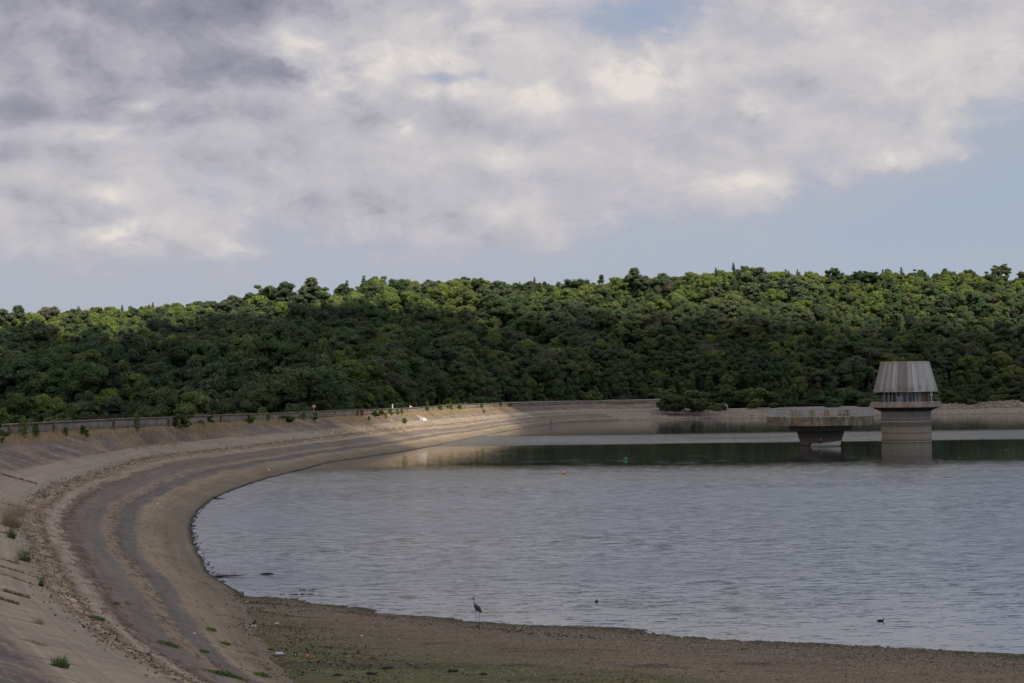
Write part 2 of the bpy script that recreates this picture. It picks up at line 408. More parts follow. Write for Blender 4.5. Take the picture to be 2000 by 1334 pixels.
# dam face material: contour bands by s, streaks and joints by u
m, t = mat('dam_face_concrete')
s_ = t.attr('band'); u_ = t.attr('along'); P = t.pos()
px_, py_, pz_ = t.sep(P)
near = t.map(py_, 260, 80)
uv = t.xyz(t.m('MULTIPLY', u_, .12), t.m('MULTIPLY', s_, 3.0), 0)
streak = t.noise(t.xyz(t.m('MULTIPLY', u_, .9), t.m('MULTIPLY', s_, 1.6), 0), 1.0, 5, .7)     # runs down the slope
contour = t.noise(t.xyz(t.m('MULTIPLY', u_, .05), t.m('MULTIPLY', s_, 14), 0), 1.0, 5, .7)    # runs along it
blot = t.noise(P, .22, 5, .6); grit = t.noise(P, 2.2, 4, .7); vgrit = t.noise(P, 9.0, 3, .7)
wob = t.m('MULTIPLY', t.m('SUBTRACT', t.noise(t.xyz(t.m('MULTIPLY', u_, .12), t.m('MULTIPLY', s_, 3), 3.3), 1.0, 4, .65), .5), .16)
edgew = t.m('MULTIPLY', t.m('SUBTRACT', t.noise(t.xyz(t.m('MULTIPLY', u_, 1.3), t.m('MULTIPLY', s_, 9), 0), 1.0, 4, .75), .5), .11)
sw = t.m('ADD', s_, t.m('ADD', wob, edgew))
low = t.ramp(sw, [(0.0, (.085, .078, .066)), (.02, (.145, .13, .108)), (.12, (.165, .142, .115)), (.22, (.19, .165, .13)), (.30, (.235, .20, .15)), (.335, (.24, .205, .155)), (.37, (.165, .152, .14)),
                  (.385, (.125, .118, .112)), (.47, (.122, .117, .113)), (.50, (.225, .19, .15)), (.555, (.215, .18, .15)), (.585, (.145, .132, .125)), (.72, (.15, .135, .128)), (.765, (.165, .12, .098)), (.80, (.235, .218, .20)),
                  (.86, (.28, .25, .215)), (.905, (.20, .15, .115)), (.93, (.25, .2, .15)), (.955, (.36, .285, .205)), (.98, (.26, .21, .16)), (1.0, (.13, .11, .09))])
pale = t.ramp(t.m('SUBTRACT', sw, 1.0), [(0, (.14, .115, .095)), (.035, (.17, .145, .12)), (.05, (.235, .212, .185)), (.5, (.27, .243, .215)), (.9, (.26, .232, .205)), (1.0, (.20, .175, .155))])
darkst = t.mix(t.map(blot, .42, .60), (.115, .105, .105), (.20, .16, .13))
darkst = t.mix(t.map(grit, .52, .66, 0, .8), darkst, (.26, .235, .215))
darkst = t.mix(t.map(t.m('ADD', s_, t.m('MULTIPLY', streak, .5)), 2.85, 3.2), darkst, (.26, .20, .13))
c = t.mix(t.map(sw, .985, 1.0), low, pale)
c = t.mix(t.map(t.m('ADD', s_, t.m('MULTIPLY', wob, 1.2)), 1.98, 2.04), c, darkst)
# rust-brown dead weed debris lying in torn patches on the lower slope
deb = t.noise(t.xyz(t.m('MULTIPLY', u_, .75), t.m('MULTIPLY', s_, 26), 1.7), 1.0, 6, .72)
zone = t.m('MAXIMUM', t.m('MAXIMUM', t.map(t.m('ABSOLUTE', t.m('SUBTRACT', s_, .765)), .10, 0, 0, .13), t.map(t.m('ABSOLUTE', t.m('SUBTRACT', s_, .50)), .09, 0, 0, .09)), t.map(t.m('ABSOLUTE', t.m('SUBTRACT', s_, .91)), .05, 0, 0, .10))
zone = t.m('ADD', zone, t.m('MULTIPLY', t.m('SUBTRACT', blot, .5), .25))
dm = t.m('MULTIPLY', t.map(t.m('ADD', deb, t.m('MULTIPLY', zone, near)), .575, .63), t.map(s_, 1.0, .96))
c = t.mix(t.m('MULTIPLY', dm, t.map(py_, 330, 130, .1, .85)), c, (.088, .064, .048))
# stones of the berm
st = t.voro(t.vm('MULTIPLY', P, (1, 1, 1)), 1.6, 'Color'); stb = t.sep(st)[0]
bm = t.map(t.m('ABSOLUTE', t.m('SUBTRACT', s_, .985)), .075, .03)
c = t.mix(t.m('MULTIPLY', bm, .55), c, t.ramp(stb, [(0, (.08, .065, .055)), (.55, (.18, .145, .115)), (.8, (.34, .28, .21)), (1, (.42, .36, .28))]))
# construction joints across the slope and one along it
ju = t.m('ABSOLUTE', t.m('SUBTRACT', t.m('FRACT', t.m('DIVIDE', t.m('ADD', u_, t.m('MULTIPLY', t.m('SUBTRACT', grit, .5), .12)), 3.05)), .5))
jn = t.noise(t.xyz(t.m('MULTIPLY', u_, .33), t.m('MULTIPLY', s_, 4), 5), 1.0, 2, .6)
joint = t.m('MULTIPLY', t.map(ju, .030, .008), t.map(jn, .42, .60, .15, .85))
jm = t.m('MULTIPLY', joint, t.map(s_, 2.02, 1.98))
jm = t.m('MULTIPLY', jm, t.map(s_, .9, 1.15, .5, 1.0))
jm = t.m('MULTIPLY', jm, t.map(py_, 300, 110, .15, 1.0))
c = t.mix(jm, c, (.10, .068, .048))
# general weathering
f1 = t.m('ADD', .55, t.m('MULTIPLY', streak, .90)); c = t.mul(c, f1)
f2 = t.m('ADD', .42, t.m('MULTIPLY', contour, 1.16)); c = t.mul(c, f2)
f3 = t.m('ADD', .72, t.m('MULTIPLY', blot, .56)); c = t.mul(c, f3)
f4 = t.m('ADD', .70, t.m('MULTIPLY', vgrit, .60)); c = t.mul(c, f4)
c = t.vm('MULTIPLY', c, (1.10, 1.0, .88))
# wet edge
wet = t.map(pz_, .11, .03)
c = t.mix(t.m('MULTIPLY', wet, .75), c, (.035, .035, .025))
bp = t.bump(t.m('ADD', t.m('MULTIPLY', grit, .6), t.m('ADD', t.m('MULTIPLY', vgrit, .3), t.m('MULTIPLY', jm, -.5))), .55, .25)
t.out(t.bsdf(c, .88, bp, .2)); M['dam'] = m
dam = mesh_np('embankment_slope', Vd, Fd, m, smooth=True, attrs={'band': Sg.ravel()[used], 'along': Ug.ravel()[used]})
tag(dam, kind='structure')

# ------------------------------------------------------------------ wave wall on the crest
TT = np.gradient(Tc[:, :2], axis=0); TT /= np.linalg.norm(TT, axis=1)[:, None]
Tn = np.stack([TT[:, 1], -TT[:, 0]], 1)                     # points to the water
if (Tn[len(Tn)//2]@np.array([1.0, 0])) < 0: Tn = -Tn
LAND = -Tn
m, t = mat('wave_wall_concrete'); P = t.pos(); _, _, pz = t.sep(P)
n1 = t.noise(P, .35, 5, .65); n2 = t.noise(t.vm('MULTIPLY', P, (.5, .5, .9)), 1.2, 5, .7)
c = t.mix(t.map(n2, .38, .64), (.16, .14, .115), (.26, .23, .19)); c = t.mix(t.map(n1, .5, .68, 0, .6), c, (.27, .235, .195))
t.out(t.bsdf(c, .9, t.bump(n2, .3, .05), .2)); M['wall'] = m
m, t = mat('coping_weathered'); P = t.pos()
n1 = t.noise(P, .9, 5, .7)
c = t.mix(t.map(n1, .4, .62), (.19, .12, .075), (.36, .28, .21)); t.out(t.bsdf(c, .9, None, .2)); M['coping'] = m
def strip(name, Cv, nrm, prof, i0, i1, mat_, parent=None, zadd=None):
    n = i1-i0; V = []; k = len(prof)
    for i in range(i0, i1):
        for off, z in prof:
            V.append((Cv[i, 0]+nrm[i, 0]*off, Cv[i, 1]+nrm[i, 1]*off, Cv[i, 2]+z))
    I = np.arange(n*k).reshape(n, k); a = I[:-1]; b = I[1:]; an = np.roll(a, -1, 1); bn = np.roll(b, -1, 1)
    Fc = np.stack([a.ravel(), an.ravel(), bn.ravel(), b.ravel()], 1)
    return mesh_np(name, V, Fc, mat_, parent)
i0 = int(np.argmin(abs(Tc[:, 0]-60)+np.where(Tc[:, 1] < 500, 999, 0))) if (Tc[:, 0] > 55).any() else 0
i1 = int(np.argmin(abs(Tc[:, 1]-118)))
WH = 1.02
wroot = empty('wave_wall', (float(Tc[i1-1, 0]), float(Tc[i1-1, 1]), float(Tc[i1-1, 2])))
tag(wroot, 'long low concrete wave wall curving along the crest of the dam', 'wall')
inv = Matrix.Translation(wroot.location).inverted()
def under(o, root):
    o.parent = root; o.matrix_parent_inverse = Matrix.Translation(root.location).inverted() if root.rotation_euler.z == 0 and root.scale.x == 1 else Matrix.Identity(4)
    return o
under(strip('wall_panel', Tc, Tn, [(0.0, -.4), (.10, WH-.12), (-.28, WH-.12), (-.30, -.4)], i0, i1, M['wall']), wroot)
under(strip('coping', Tc, Tn, [(.20, WH-.118), (.22, WH), (-.36, WH+.01), (-.36, WH-.118)], i0, i1, M['coping']), wroot)
kp = i1-3; cnt = 0
pil_px = [15, 105, 216, 330, 432, 522, 583, 654, 709, 755, 794, 846, 890, 930, 965, 998, 1040, 1085, 1130, 1175, 1220, 1262]
pxT = np.array([proj(*p)[0] for p in Tc])
for q in pil_px:
    i = int(np.argmin(np.abs(pxT[i0:i1]-q)))+i0
    p = Tc[i]; nn = Tn[i]; tt = TT[i]; a = math.atan2(tt[1], tt[0]); b = MB()
    b.box((p[0]+nn[0]*.13, p[1]+nn[1]*.13, p[2]+WH/2-.2), (.34, .30, WH+.42), a)
    b.box((p[0]+nn[0]*.25, p[1]+nn[1]*.25, p[2]+WH*.55), (.5, .16, .32), a)
    under(b.build('pilaster', M['rust'] if cnt % 3 else M['coping'], bevel=.02), wroot); cnt += 1

# crest road behind the wall (wide where the far end of the crest opens out)
m, t = mat('crest_road_gravel'); P = t.pos(); n1 = t.noise(P, .15, 5, .65); n2 = t.noise(P, 3, 3, .6)
c = t.mix(t.map(n1, .42, .6), (.24, .225, .205), (.33, .31, .28)); c = t.mul(c, t.m('ADD', .75, t.m('MULTIPLY', n2, .5)))
t.out(t.bsdf(c, .9, None, .2)); M['road'] = m
V = []; Fc = []
for i in range(i0, i1):
    p = Tc[i]; px = pxT[i]; k = min(max((px-930)/200, 0), 1); wd = 4+k*64
    hgt = .35+.45*k
    dirv_ = np.array([LAND[i, 0], LAND[i, 1]])
    if k > 0:
        away = np.array([p[0], p[1]])/np.hypot(p[0], p[1]); dirv_ = dirv_*(1-k)+away*k; dirv_ /= np.linalg.norm(dirv_)
    for off, z in ((.34, hgt), (wd*.35, hgt+.1), (wd*.7, hgt+.15*k+.1), (wd, hgt-.1+.35*k)):
        V.append((p[0]+dirv_[0]*off, p[1]+dirv_[1]*off, p[2]+z))
I = np.arange(len(V)).reshape(-1, 4)
Fc = np.stack([I[:-1, :-1].ravel(), I[:-1, 1:].ravel(), I[1:, 1:].ravel(), I[1:, :-1].ravel()], 1)
tag(mesh_np('crest_road', V, Fc, M['road'], smooth=True), kind='structure')

# ------------------------------------------------------------------ beach in the foreground
WBpx = [(380,1160),(463,1161),(490,1165),(580,1170),(610,1178),(700,1187),(790,1200),(850,1206),(910,1212),(1000,1219),(1100,1223),(1200,1228),(1300,1237),(1400,1246),(1500,1254),(1600,1261),(1800,1268),(2000,1283),(2300,1300),(2700,1325)]
WB = np.array([tuple(gp(a, b, 0)) for a, b in WBpx])
bx = np.linspace(200, 2500, 760); bd = np.concatenate([np.geomspace(28, 48, 60), np.linspace(48.2, 100, 430)])
BB, DD2 = np.meshgrid((bx-1000)/F, bd); X2 = BB*DD2; Y2 = DD2
Yw = np.interp(X2, WB[:, 0], WB[:, 1])
d2 = Yw-Y2                                               # metres landward of the water line
Z2 = np.where(d2 > 0, d2*.036+.012*np.minimum(d2, 6), d2*.05)
lump = fbm(X2*.35, Y2, .5, 5, 21)
Z2 = Z2+lump*.13+fbm(X2, Y2, 1.6, 4, 22)*.045+fbm(X2, Y2, 5.0, 3, 23)*.030
Z2 = np.where(d2 > 6, Z2+np.maximum(fbm(X2*.25, Y2, .9, 3, 24), 0)*.25, Z2)
kk = (d2 > -6) & (BB*3500+1000 > 380-(100-Y2)*0)
a1 = nearest(X2, Y2, Wc)[0]
kk = (d2 > -6) & (a1 < 3.0)
# let the beach die under the concrete
Z2 = Z2-np.clip(a1, 0, 3)*.30
k4 = kk[:-1, :-1] & kk[1:, :-1] & kk[:-1, 1:] & kk[1:, 1:]
idx = np.arange(X2.size).reshape(X2.shape)
Fq = np.stack([idx[:-1, :-1][k4], idx[:-1, 1:][k4], idx[1:, 1:][k4], idx[1:, :-1][k4]], 1)
used = np.zeros(X2.size, bool); used[Fq.ravel()] = True; remap = np.cumsum(used)-1
m, t = mat('muddy_gravel_beach'); P = t.pos(); bxn, byn, bzn = t.sep(P); bdn = t.attr('inland')
long1 = t.noise(t.vm('MULTIPLY', P, (.10, .55, .3)), 1.0, 5, .65); l2 = t.noise(t.vm('MULTIPLY', P, (.3, 1.3, .5)), 1.0, 5, .7)
g1 = t.noise(P, 5, 4, .7); g2 = t.noise(P, 18, 3, .7); wobb = t.m('MULTIPLY', t.m('SUBTRACT', long1, .5), 6.0)
bd_ = t.m('ADD', bdn, wobb)
c = t.ramp(t.m('DIVIDE', bd_, 26), [(0, (.055, .06, .03)), (.03, (.09, .075, .055)), (.10, (.125, .10, .078)), (.25, (.155, .125, .095)), (.40, (.15, .122, .092)), (.55, (.17, .14, .105)), (.72, (.10, .085, .062)), (1, (.12, .10, .07))])
left = t.map(bxn, 4, -6)                 # greener toward the dam corner
gz = t.m('MULTIPLY', t.map(t.m('ABSOLUTE', t.m('SUBTRACT', bd_, 13.0)), 7.0, 1.5), t.map(bxn, 6, -1))
gz = t.m('MAXIMUM', t.m('MULTIPLY', gz, .75), t.m('MULTIPLY', t.map(bd_, 13.5, 16), t.map(bxn, 9, 4.5, 0, 1.2)))
gz = t.m('MULTIPLY', gz, t.map(l2, .25, .45, .35, 1))
c = t.mix(t.m('MULTIPLY', gz, .62), c, (.080, .080, .034))
c = t.mix(t.m('MULTIPLY', t.m('MULTIPLY', t.map(bd_, 13.5, 16.5), t.map(bxn, 9.5, 4.0)), t.map(l2, .28, .5, .25, .6)), c, (.105, .108, .036))
alg = t.m('MULTIPLY', t.map(t.m('ADD', bdn, t.m('MULTIPLY', t.m('SUBTRACT', l2, .5), 2.2)), 2.0, .2), t.map(bxn, 14, 2, .25, .9))
c = t.mix(alg, c, (.050, .054, .018))
dk = t.m('MAXIMUM', t.map(l2, .55, .66, 0, .8), t.map(long1, .58, .66, 0, .6)); c = t.mix(dk, c, (.040, .032, .024))
peb = t.sep(t.voro(P, 14.0, 'Color'))[0]
pm = t.map(g1, .50, .62)
c = t.mix(t.m('MULTIPLY', pm, t.map(peb, .72, .9, 0, .6)), c, (.32, .29, .24))
l3 = t.noise(t.vm('MULTIPLY', P, (.5, 2.6, .5)), 1.0, 5, .75); c = t.mul(c, t.m('ADD', .60, t.m('MULTIPLY', l3, .80)))
c = t.mul(c, t.m('ADD', .58, t.m('MULTIPLY', g2, .84))); c = t.mul(c, t.m('ADD', .70, t.m('MULTIPLY', g1, .60)))
c = t.mix(t.map(bzn, .05, 0.0, 0, .7), c, (.028, .028, .017)); c = t.vm('MULTIPLY', c, (1.08, .99, .90))
bp = t.bump(t.m('ADD', t.m('MULTIPLY', g1, .6), t.m('MULTIPLY', g2, .35)), .8, .12)
t.out(t.bsdf(c, .85, bp, .25)); M['beach'] = m
beach = mesh_np('mud_shore', np.stack([X2.ravel(), Y2.ravel(), Z2.ravel()], 1)[used], remap[Fq], m, smooth=True, attrs={'inland': d2.ravel()[used]})
tag(beach, kind='structure')
def beach_z(x, y):
    i = np.abs(bd-y).argmin(); j = np.abs(BB[i]*bd[i]-x).argmin(); return float(Z2[i, j])
def dam_at(x, y):
    X = np.array([[x]]); Y = np.array([[y]])
    _, z = dam_z(*[nearest(X, Y, q) for q in (Wc, Bc, Uc, Tc)]); return float(z[0, 0])

# ------------------------------------------------------------------ terrain beyond
FS = np.array([tuple(gp(a, b, 0)) for a, b in [(1200,821.5),(1310,819),(1380,817.3),(1500,815),(1600,813.5),(1700,812),(1800,810),(1900,808.3),(2000,807),(2200,805),(2600,800)]])
SIL = [(-600,650),(0,628),(60,619),(100,613),(200,601),(300,594),(400,590),(480,582),(550,574),(650,566),(720,551),(800,547),(900,543),(1000,549),(1100,545),(1200,540),(1250,540),(1300,532),(1400,529),(1450,522),(1500,525),(1600,530),(1750,531),(1900,526),(2000,530),(2600,545)]
sx = [a for a, b in SIL]; sy = [b for a, b in SIL]
def hill_params(px):
    k = np.interp(px, [600, 1000, 1250], [0, .85, 1.0])
    D0 = 330+(672-330)*k; z0 = -4+7.2*k
    D1 = 900+60*np.interp(px, [900, 1500], [0, 1])
    hz = 765-ROLL*(px-1000)
    z1 = EYE+(hz-np.interp(px, sx, sy))/F*D1-11.5
    return D0, z0, D1, z1
def hill_z(px, D):
    D0, z0, D1, z1 = hill_params(px)
    t_ = np.clip((D-D0)/(D1-D0), 0, 1)
    prof = t_**1.04
    z = z0+(z1-z0)*prof
    X = (px-1000)/F*D
    z = z+fbm(X, D, .012, 3, 31)*14*np.sin(np.pi*np.clip(t_, 0, 1))
    z = np.where(D > D1, z1-(D-D1)*.08, z)
    pre = np.clip((D0-D)/40, 0, 1)
    return z
hp = np.concatenate([np.linspace(-1500, -100, 20), np.linspace(-60, 2100, 220), np.linspace(2150, 4200, 26)])
hd = np.concatenate([np.linspace(0, 1, 60)*1.0, np.linspace(1.03, 4, 12)])
V = []
for tt in hd:
    D0, z0, D1, z1 = hill_params(hp); D = D0-2+(D1-D0+2)*tt
    z = hill_z(hp, np.maximum(D, D0)); V.append(np.stack([(hp-1000)/F*D, D, z], 1))
V = np.array(V); n0, n1 = V.shape[:2]; idx = np.arange(n0*n1).reshape(n0, n1)
Fq = np.stack([idx[:-1, :-1].ravel(), idx[:-1, 1:].ravel(), idx[1:, 1:].ravel(), idx[1:, :-1].ravel()], 1)
m, t = mat('woodland_floor'); P = t.pos(); n1_ = t.noise(P, .05, 5, .6); n2_ = t.noise(P, .6, 4, .7)
c = t.mix(t.map(n1_, .4, .6), (.028, .035, .014), (.05, .055, .02)); c = t.mul(c, t.m('ADD', .5, n2_))
t.out(t.bsdf(c, .95, None, .1)); M['floor'] = m
tag(mesh_np('hills', V.reshape(-1, 3), Fq, m, smooth=True), kind='structure')
# a base sheet out to the horizon
V = [(-9000, -300, -6.2), (9000, -300, -6.2), (9000, 12000, -6.2), (-9000, 12000, -6.2)]
tag(mesh_np('ground', V, [(0, 1, 2, 3)], M['floor']), kind='structure')
# valley side between the crest road and the wood
V = []
for i in range(i0, len(Tc)-2):
    p = Tc[i]; px = pxT[i]; k = min(max((px-930)/200, 0), 1); wd = 4+k*64
    L = LAND[i]*(1-k)+np.array([p[0], p[1]])/np.hypot(p[0], p[1])*k; L = L/np.linalg.norm(L)
    far = wd+30+90*(1-k)
    z0 = p[2]+.2+.5*k
    for off, z in ((wd-.6, z0-.15), (wd+6, z0-1.6+1.2*k), (far, -4.5*(1-k)+3.2*k), (far+120, -5*(1-k)+3.0*k)):
        V.append((p[0]+L[0]*off, p[1]+L[1]*off, z))
I = np.arange(len(V)).reshape(-1, 4)
Fc = np.stack([I[:-1, :-1].ravel(), I[:-1, 1:].ravel(), I[1:, 1:].ravel(), I[1:, :-1].ravel()], 1)
m, t = mat('rough_grass'); P = t.pos(); n1_ = t.noise(P, .2, 5, .65); n2_ = t.noise(P, 2, 4, .7)
c = t.mix(t.map(n1_, .4, .6), (.06, .07, .025), (.14, .12, .06)); c = t.mul(c, t.m('ADD', .5, n2_))
t.out(t.bsdf(c, .95, None, .1)); M['rough'] = m
tag(mesh_np('valley_side', V, Fc, m, smooth=True), kind='structure')
# far shore: dry stony bank
fx = np.linspace(1150, 2600, 300); fo = np.concatenate([np.linspace(-12, 45, 46)])
BXX, OO = np.meshgrid(fx, fo)
fy = np.interp((BXX-1000)/F*600, FS[:, 0]/FS[:, 1]*600, FS[:, 1])
YY = fy+OO; XX = (BXX-1000)/F*YY
rise = np.interp(BXX, [1290, 1500, 1850, 1950], [2.4, 2.6, 2.8, 3.7])
ZZ = np.where(OO < 0, OO*.10, np.interp(OO, [0, 24, 45], [0, 1, 1.08])*rise)+fbm(XX, YY, .12, 4, 41)*.35+fbm(XX, YY, .8, 3, 42)*.22
idx = np.arange(XX.size).reshape(XX.shape)
Fq = np.stack([idx[:-1, :-1].ravel(), idx[:-1, 1:].ravel(), idx[1:, 1:].ravel(), idx[1:, :-1].ravel()], 1)
m, t = mat('dry_stony_bank'); P = t.pos(); _, _, fz = t.sep(P); a = t.noise(P, .15, 5, .7); b = t.noise(P, .9, 4, .75)
c = t.mix(t.map(b, .38, .62), (.19, .155, .12), (.36, .30, .235)); c = t.mix(t.map(a, .45, .65, 0, .4), c, (.30, .25, .20))
c = t.mix(t.map(fz, .25, .05, 0, .7), c, (.16, .11, .07))
t.out(t.bsdf(c, .92, t.bump(b, .6, .5), .15)); M['bank'] = m
tag(mesh_np('far_shore', np.stack([XX.ravel(), YY.ravel(), ZZ.ravel()], 1), Fq, m, smooth=True), kind='structure')
def bank_z(px, off): return float(np.interp(off, [0, 24, 45], [0, 1, 1.08])*np.interp(px, [1290, 1500, 1850, 1950], [2.4, 2.6, 2.8, 3.7]))

# ------------------------------------------------------------------ water
m, t = mat('reservoir_water'); P = t.pos(); wx, wy, wz = t.sep(P)
wobn = t.m('MULTIPLY', t.m('SUBTRACT', t.noise(t.vm('MULTIPLY', P, (.010, .03, 1)), 1.0, 3, .6), .5), 26.0)
wob2 = t.m('MULTIPLY', t.m('SUBTRACT', t.noise(t.vm('MULTIPLY', P, (.12, .30, 1)), 1.0, 4, .7), .5), 10.0)
yy = t.m('ADD', t.m('ADD', wy, wobn), wob2)
r1 = t.m('POWER', t.map(yy, 246, 206), 1.5)                                  # open water near us
y2 = t.m('ADD', wy, t.m('MULTIPLY', wob2, .6))
r2 = t.m('MULTIPLY', t.map(y2, 312, 322), t.map(y2, 402, 372))      # ruffled lane beyond the calm one
spk = t.m('MULTIPLY', t.map(t.noise(t.vm('MULTIPLY', P, (.16, .9, 1)), 1.0, 3, .6), .575, .66, 0, .85), t.map(wy, 300, 236, .12, 1.0))
ruf = t.m('MAXIMUM', t.m('MAXIMUM', t.m('MAXIMUM', r1, r2), spk), .085)
near_shore = t.map(wy, 66, 92, .45, 1.0)
cat = t.map(t.noise(t.vm('MULTIPLY', P, (.02, .05, 1)), 1.0, 4, .65), .35, .65, .80, 1.12)
amp = t.m('MULTIPLY', t.m('MULTIPLY', ruf, near_shore), cat)
def slope(sx_, sy_, sc, det, k, rot):
    mp = t.n.new('ShaderNodeMapping'); mp.vector_type = 'POINT'; t._in(mp.inputs[0], P)
    mp.inputs['Rotation'].default_value = (0, 0, rot); mp.inputs['Scale'].default_value = (sx_, sy_, 1)
    c_ = t.noise(mp.outputs[0], sc, det, .55, col=True)
    return t.vm('SCALE', t.vm('SUBTRACT', c_, (.5, .5, .5)), k)
sl = t.vm('ADD', t.vm('ADD', slope(.40, 1.3, 1.0, 3, .07, .24), slope(.38, 1.5, 2.6, 3, .42, .18)), slope(.6, 1.2, 8.0, 3, .34, -.1))
sl = t.vm('SCALE', sl, amp)
sx1, sy1, _z = t.sep(sl)
nrm = t.vm('NORMALIZE', t.xyz(t.m('MULTIPLY', sx1, .6), sy1, 1.0))
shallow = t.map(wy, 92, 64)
wcol = t.mix(t.m('MULTIPLY', shallow, .5), t.mix(t.map(wy, 225, 160), (.03, .034, .034), t.mix(t.map(wx, -12, 26), (.100, .118, .165), (.075, .122, .195))), (.11, .10, .09))  # reflected sky blue painted into the near water's body colour, bluest at right
glitter = t.n.new('ShaderNodeBsdfPrincipled')
t._in(glitter.inputs['Base Color'], wcol); t._in(glitter.inputs['Roughness'], t.m('ADD', .025, t.m('MULTIPLY', amp, .16)))
glitter.inputs['IOR'].default_value = 1.36; t._in(glitter.inputs['Normal'], nrm)
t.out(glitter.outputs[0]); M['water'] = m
WT = np.gradient(Wc[:, :2], axis=0); WT /= np.linalg.norm(WT, axis=1)[:, None]; Wn = np.stack([-WT[:, 1], WT[:, 0]], 1)
if (nearest(np.array([[Wc[200, 0]+Wn[200, 0]*2]]), np.array([[Wc[200, 1]+Wn[200, 1]*2]]), Wc)[0][0, 0]) < 0: Wn = -Wn
edgep = [(float(Wc[i, 0]+Wn[i, 0]*1.5), float(Wc[i, 1]+Wn[i, 1]*1.5), 0.0) for i in range(0, len(Wc), 4) if Wc[i, 1] > 80]
poly = [(900.0, 660.0, 0.0), (60.0, 640.0, 0.0)] + edgep + [(edgep[-1][0]+2, 78.0, 0), (-4.0, 66.0, 0), (8, 50, 0), (60.0, 20.0, 0), (900.0, 20.0, 0)]
tag(mesh_np('water', poly, [tuple(range(len(poly)))], M['water']), kind='structure')
bpy.context.view_layer.update()
#PART2
# ------------------------------------------------------------------ foliage
def leaf_mat(name, stops, pine=False):
    m, t = mat(name); r = t.rnd(); tone = t.attr('tone'); P = t.obj()
    base = t.ramp(r, stops)
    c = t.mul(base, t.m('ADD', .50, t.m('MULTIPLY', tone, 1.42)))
    pr = t.n.new('ShaderNodeBsdfPrincipled'); t._in(pr.inputs['Base Color'], c); pr.inputs['Roughness'].default_value = .65
    pr.inputs['Specular IOR Level'].default_value = .18
    tr = t.n.new('ShaderNodeBsdfTranslucent'); t._in(tr.inputs['Color'], t.mix(.5, c, (.14, .17, .02), 'MIX'))
    mx = t.n.new('ShaderNodeMixShader'); mx.inputs[0].default_value = .22 if not pine else .08
    t.l.new(pr.outputs[0], mx.inputs[1]); t.l.new(tr.outputs[0], mx.inputs[2]); t.out(mx.outputs[0]); return m
M['leaf'] = leaf_mat('broadleaf_foliage', [(0, (.038, .058, .026)), (.12, (.066, .098, .036)), (.25, (.038, .062, .030)), (.36, (.088, .118, .042)), (.46, (.064, .078, .048)), (.56, (.098, .120, .040)), (.66, (.032, .050, .028)), (.76, (.084, .084, .056)), (.86, (.056, .090, .040)), (1, (.044, .074, .038))])
M['leafy'] = leaf_mat('yellow_green_foliage', [(0, (.095, .135, .032)), (.4, (.115, .145, .036)), (.7, (.085, .125, .032)), (1, (.125, .14, .042))])
M['pine'] = leaf_mat('pine_foliage', [(0, (.045, .062, .034)), (.5, (.060, .078, .040)), (1, (.038, .056, .032))], True)
M['shrub'] = leaf_mat('shrub_foliage', [(0, (.055, .085, .022)), (.5, (.085, .12, .03)), (1, (.05, .08, .025))])
M['olive'] = leaf_mat('olive_grass', [(0, (.075, .085, .035)), (.5, (.10, .095, .05)), (1, (.085, .09, .03))])
M['straw'] = leaf_mat('dry_grass', [(0, (.25, .185, .105)), (.5, (.31, .24, .145)), (1, (.20, .15, .09))])
M['deadweed'] = leaf_mat('dead_brown_weed', [(0, (.12, .075, .045)), (1, (.17, .11, .065))])

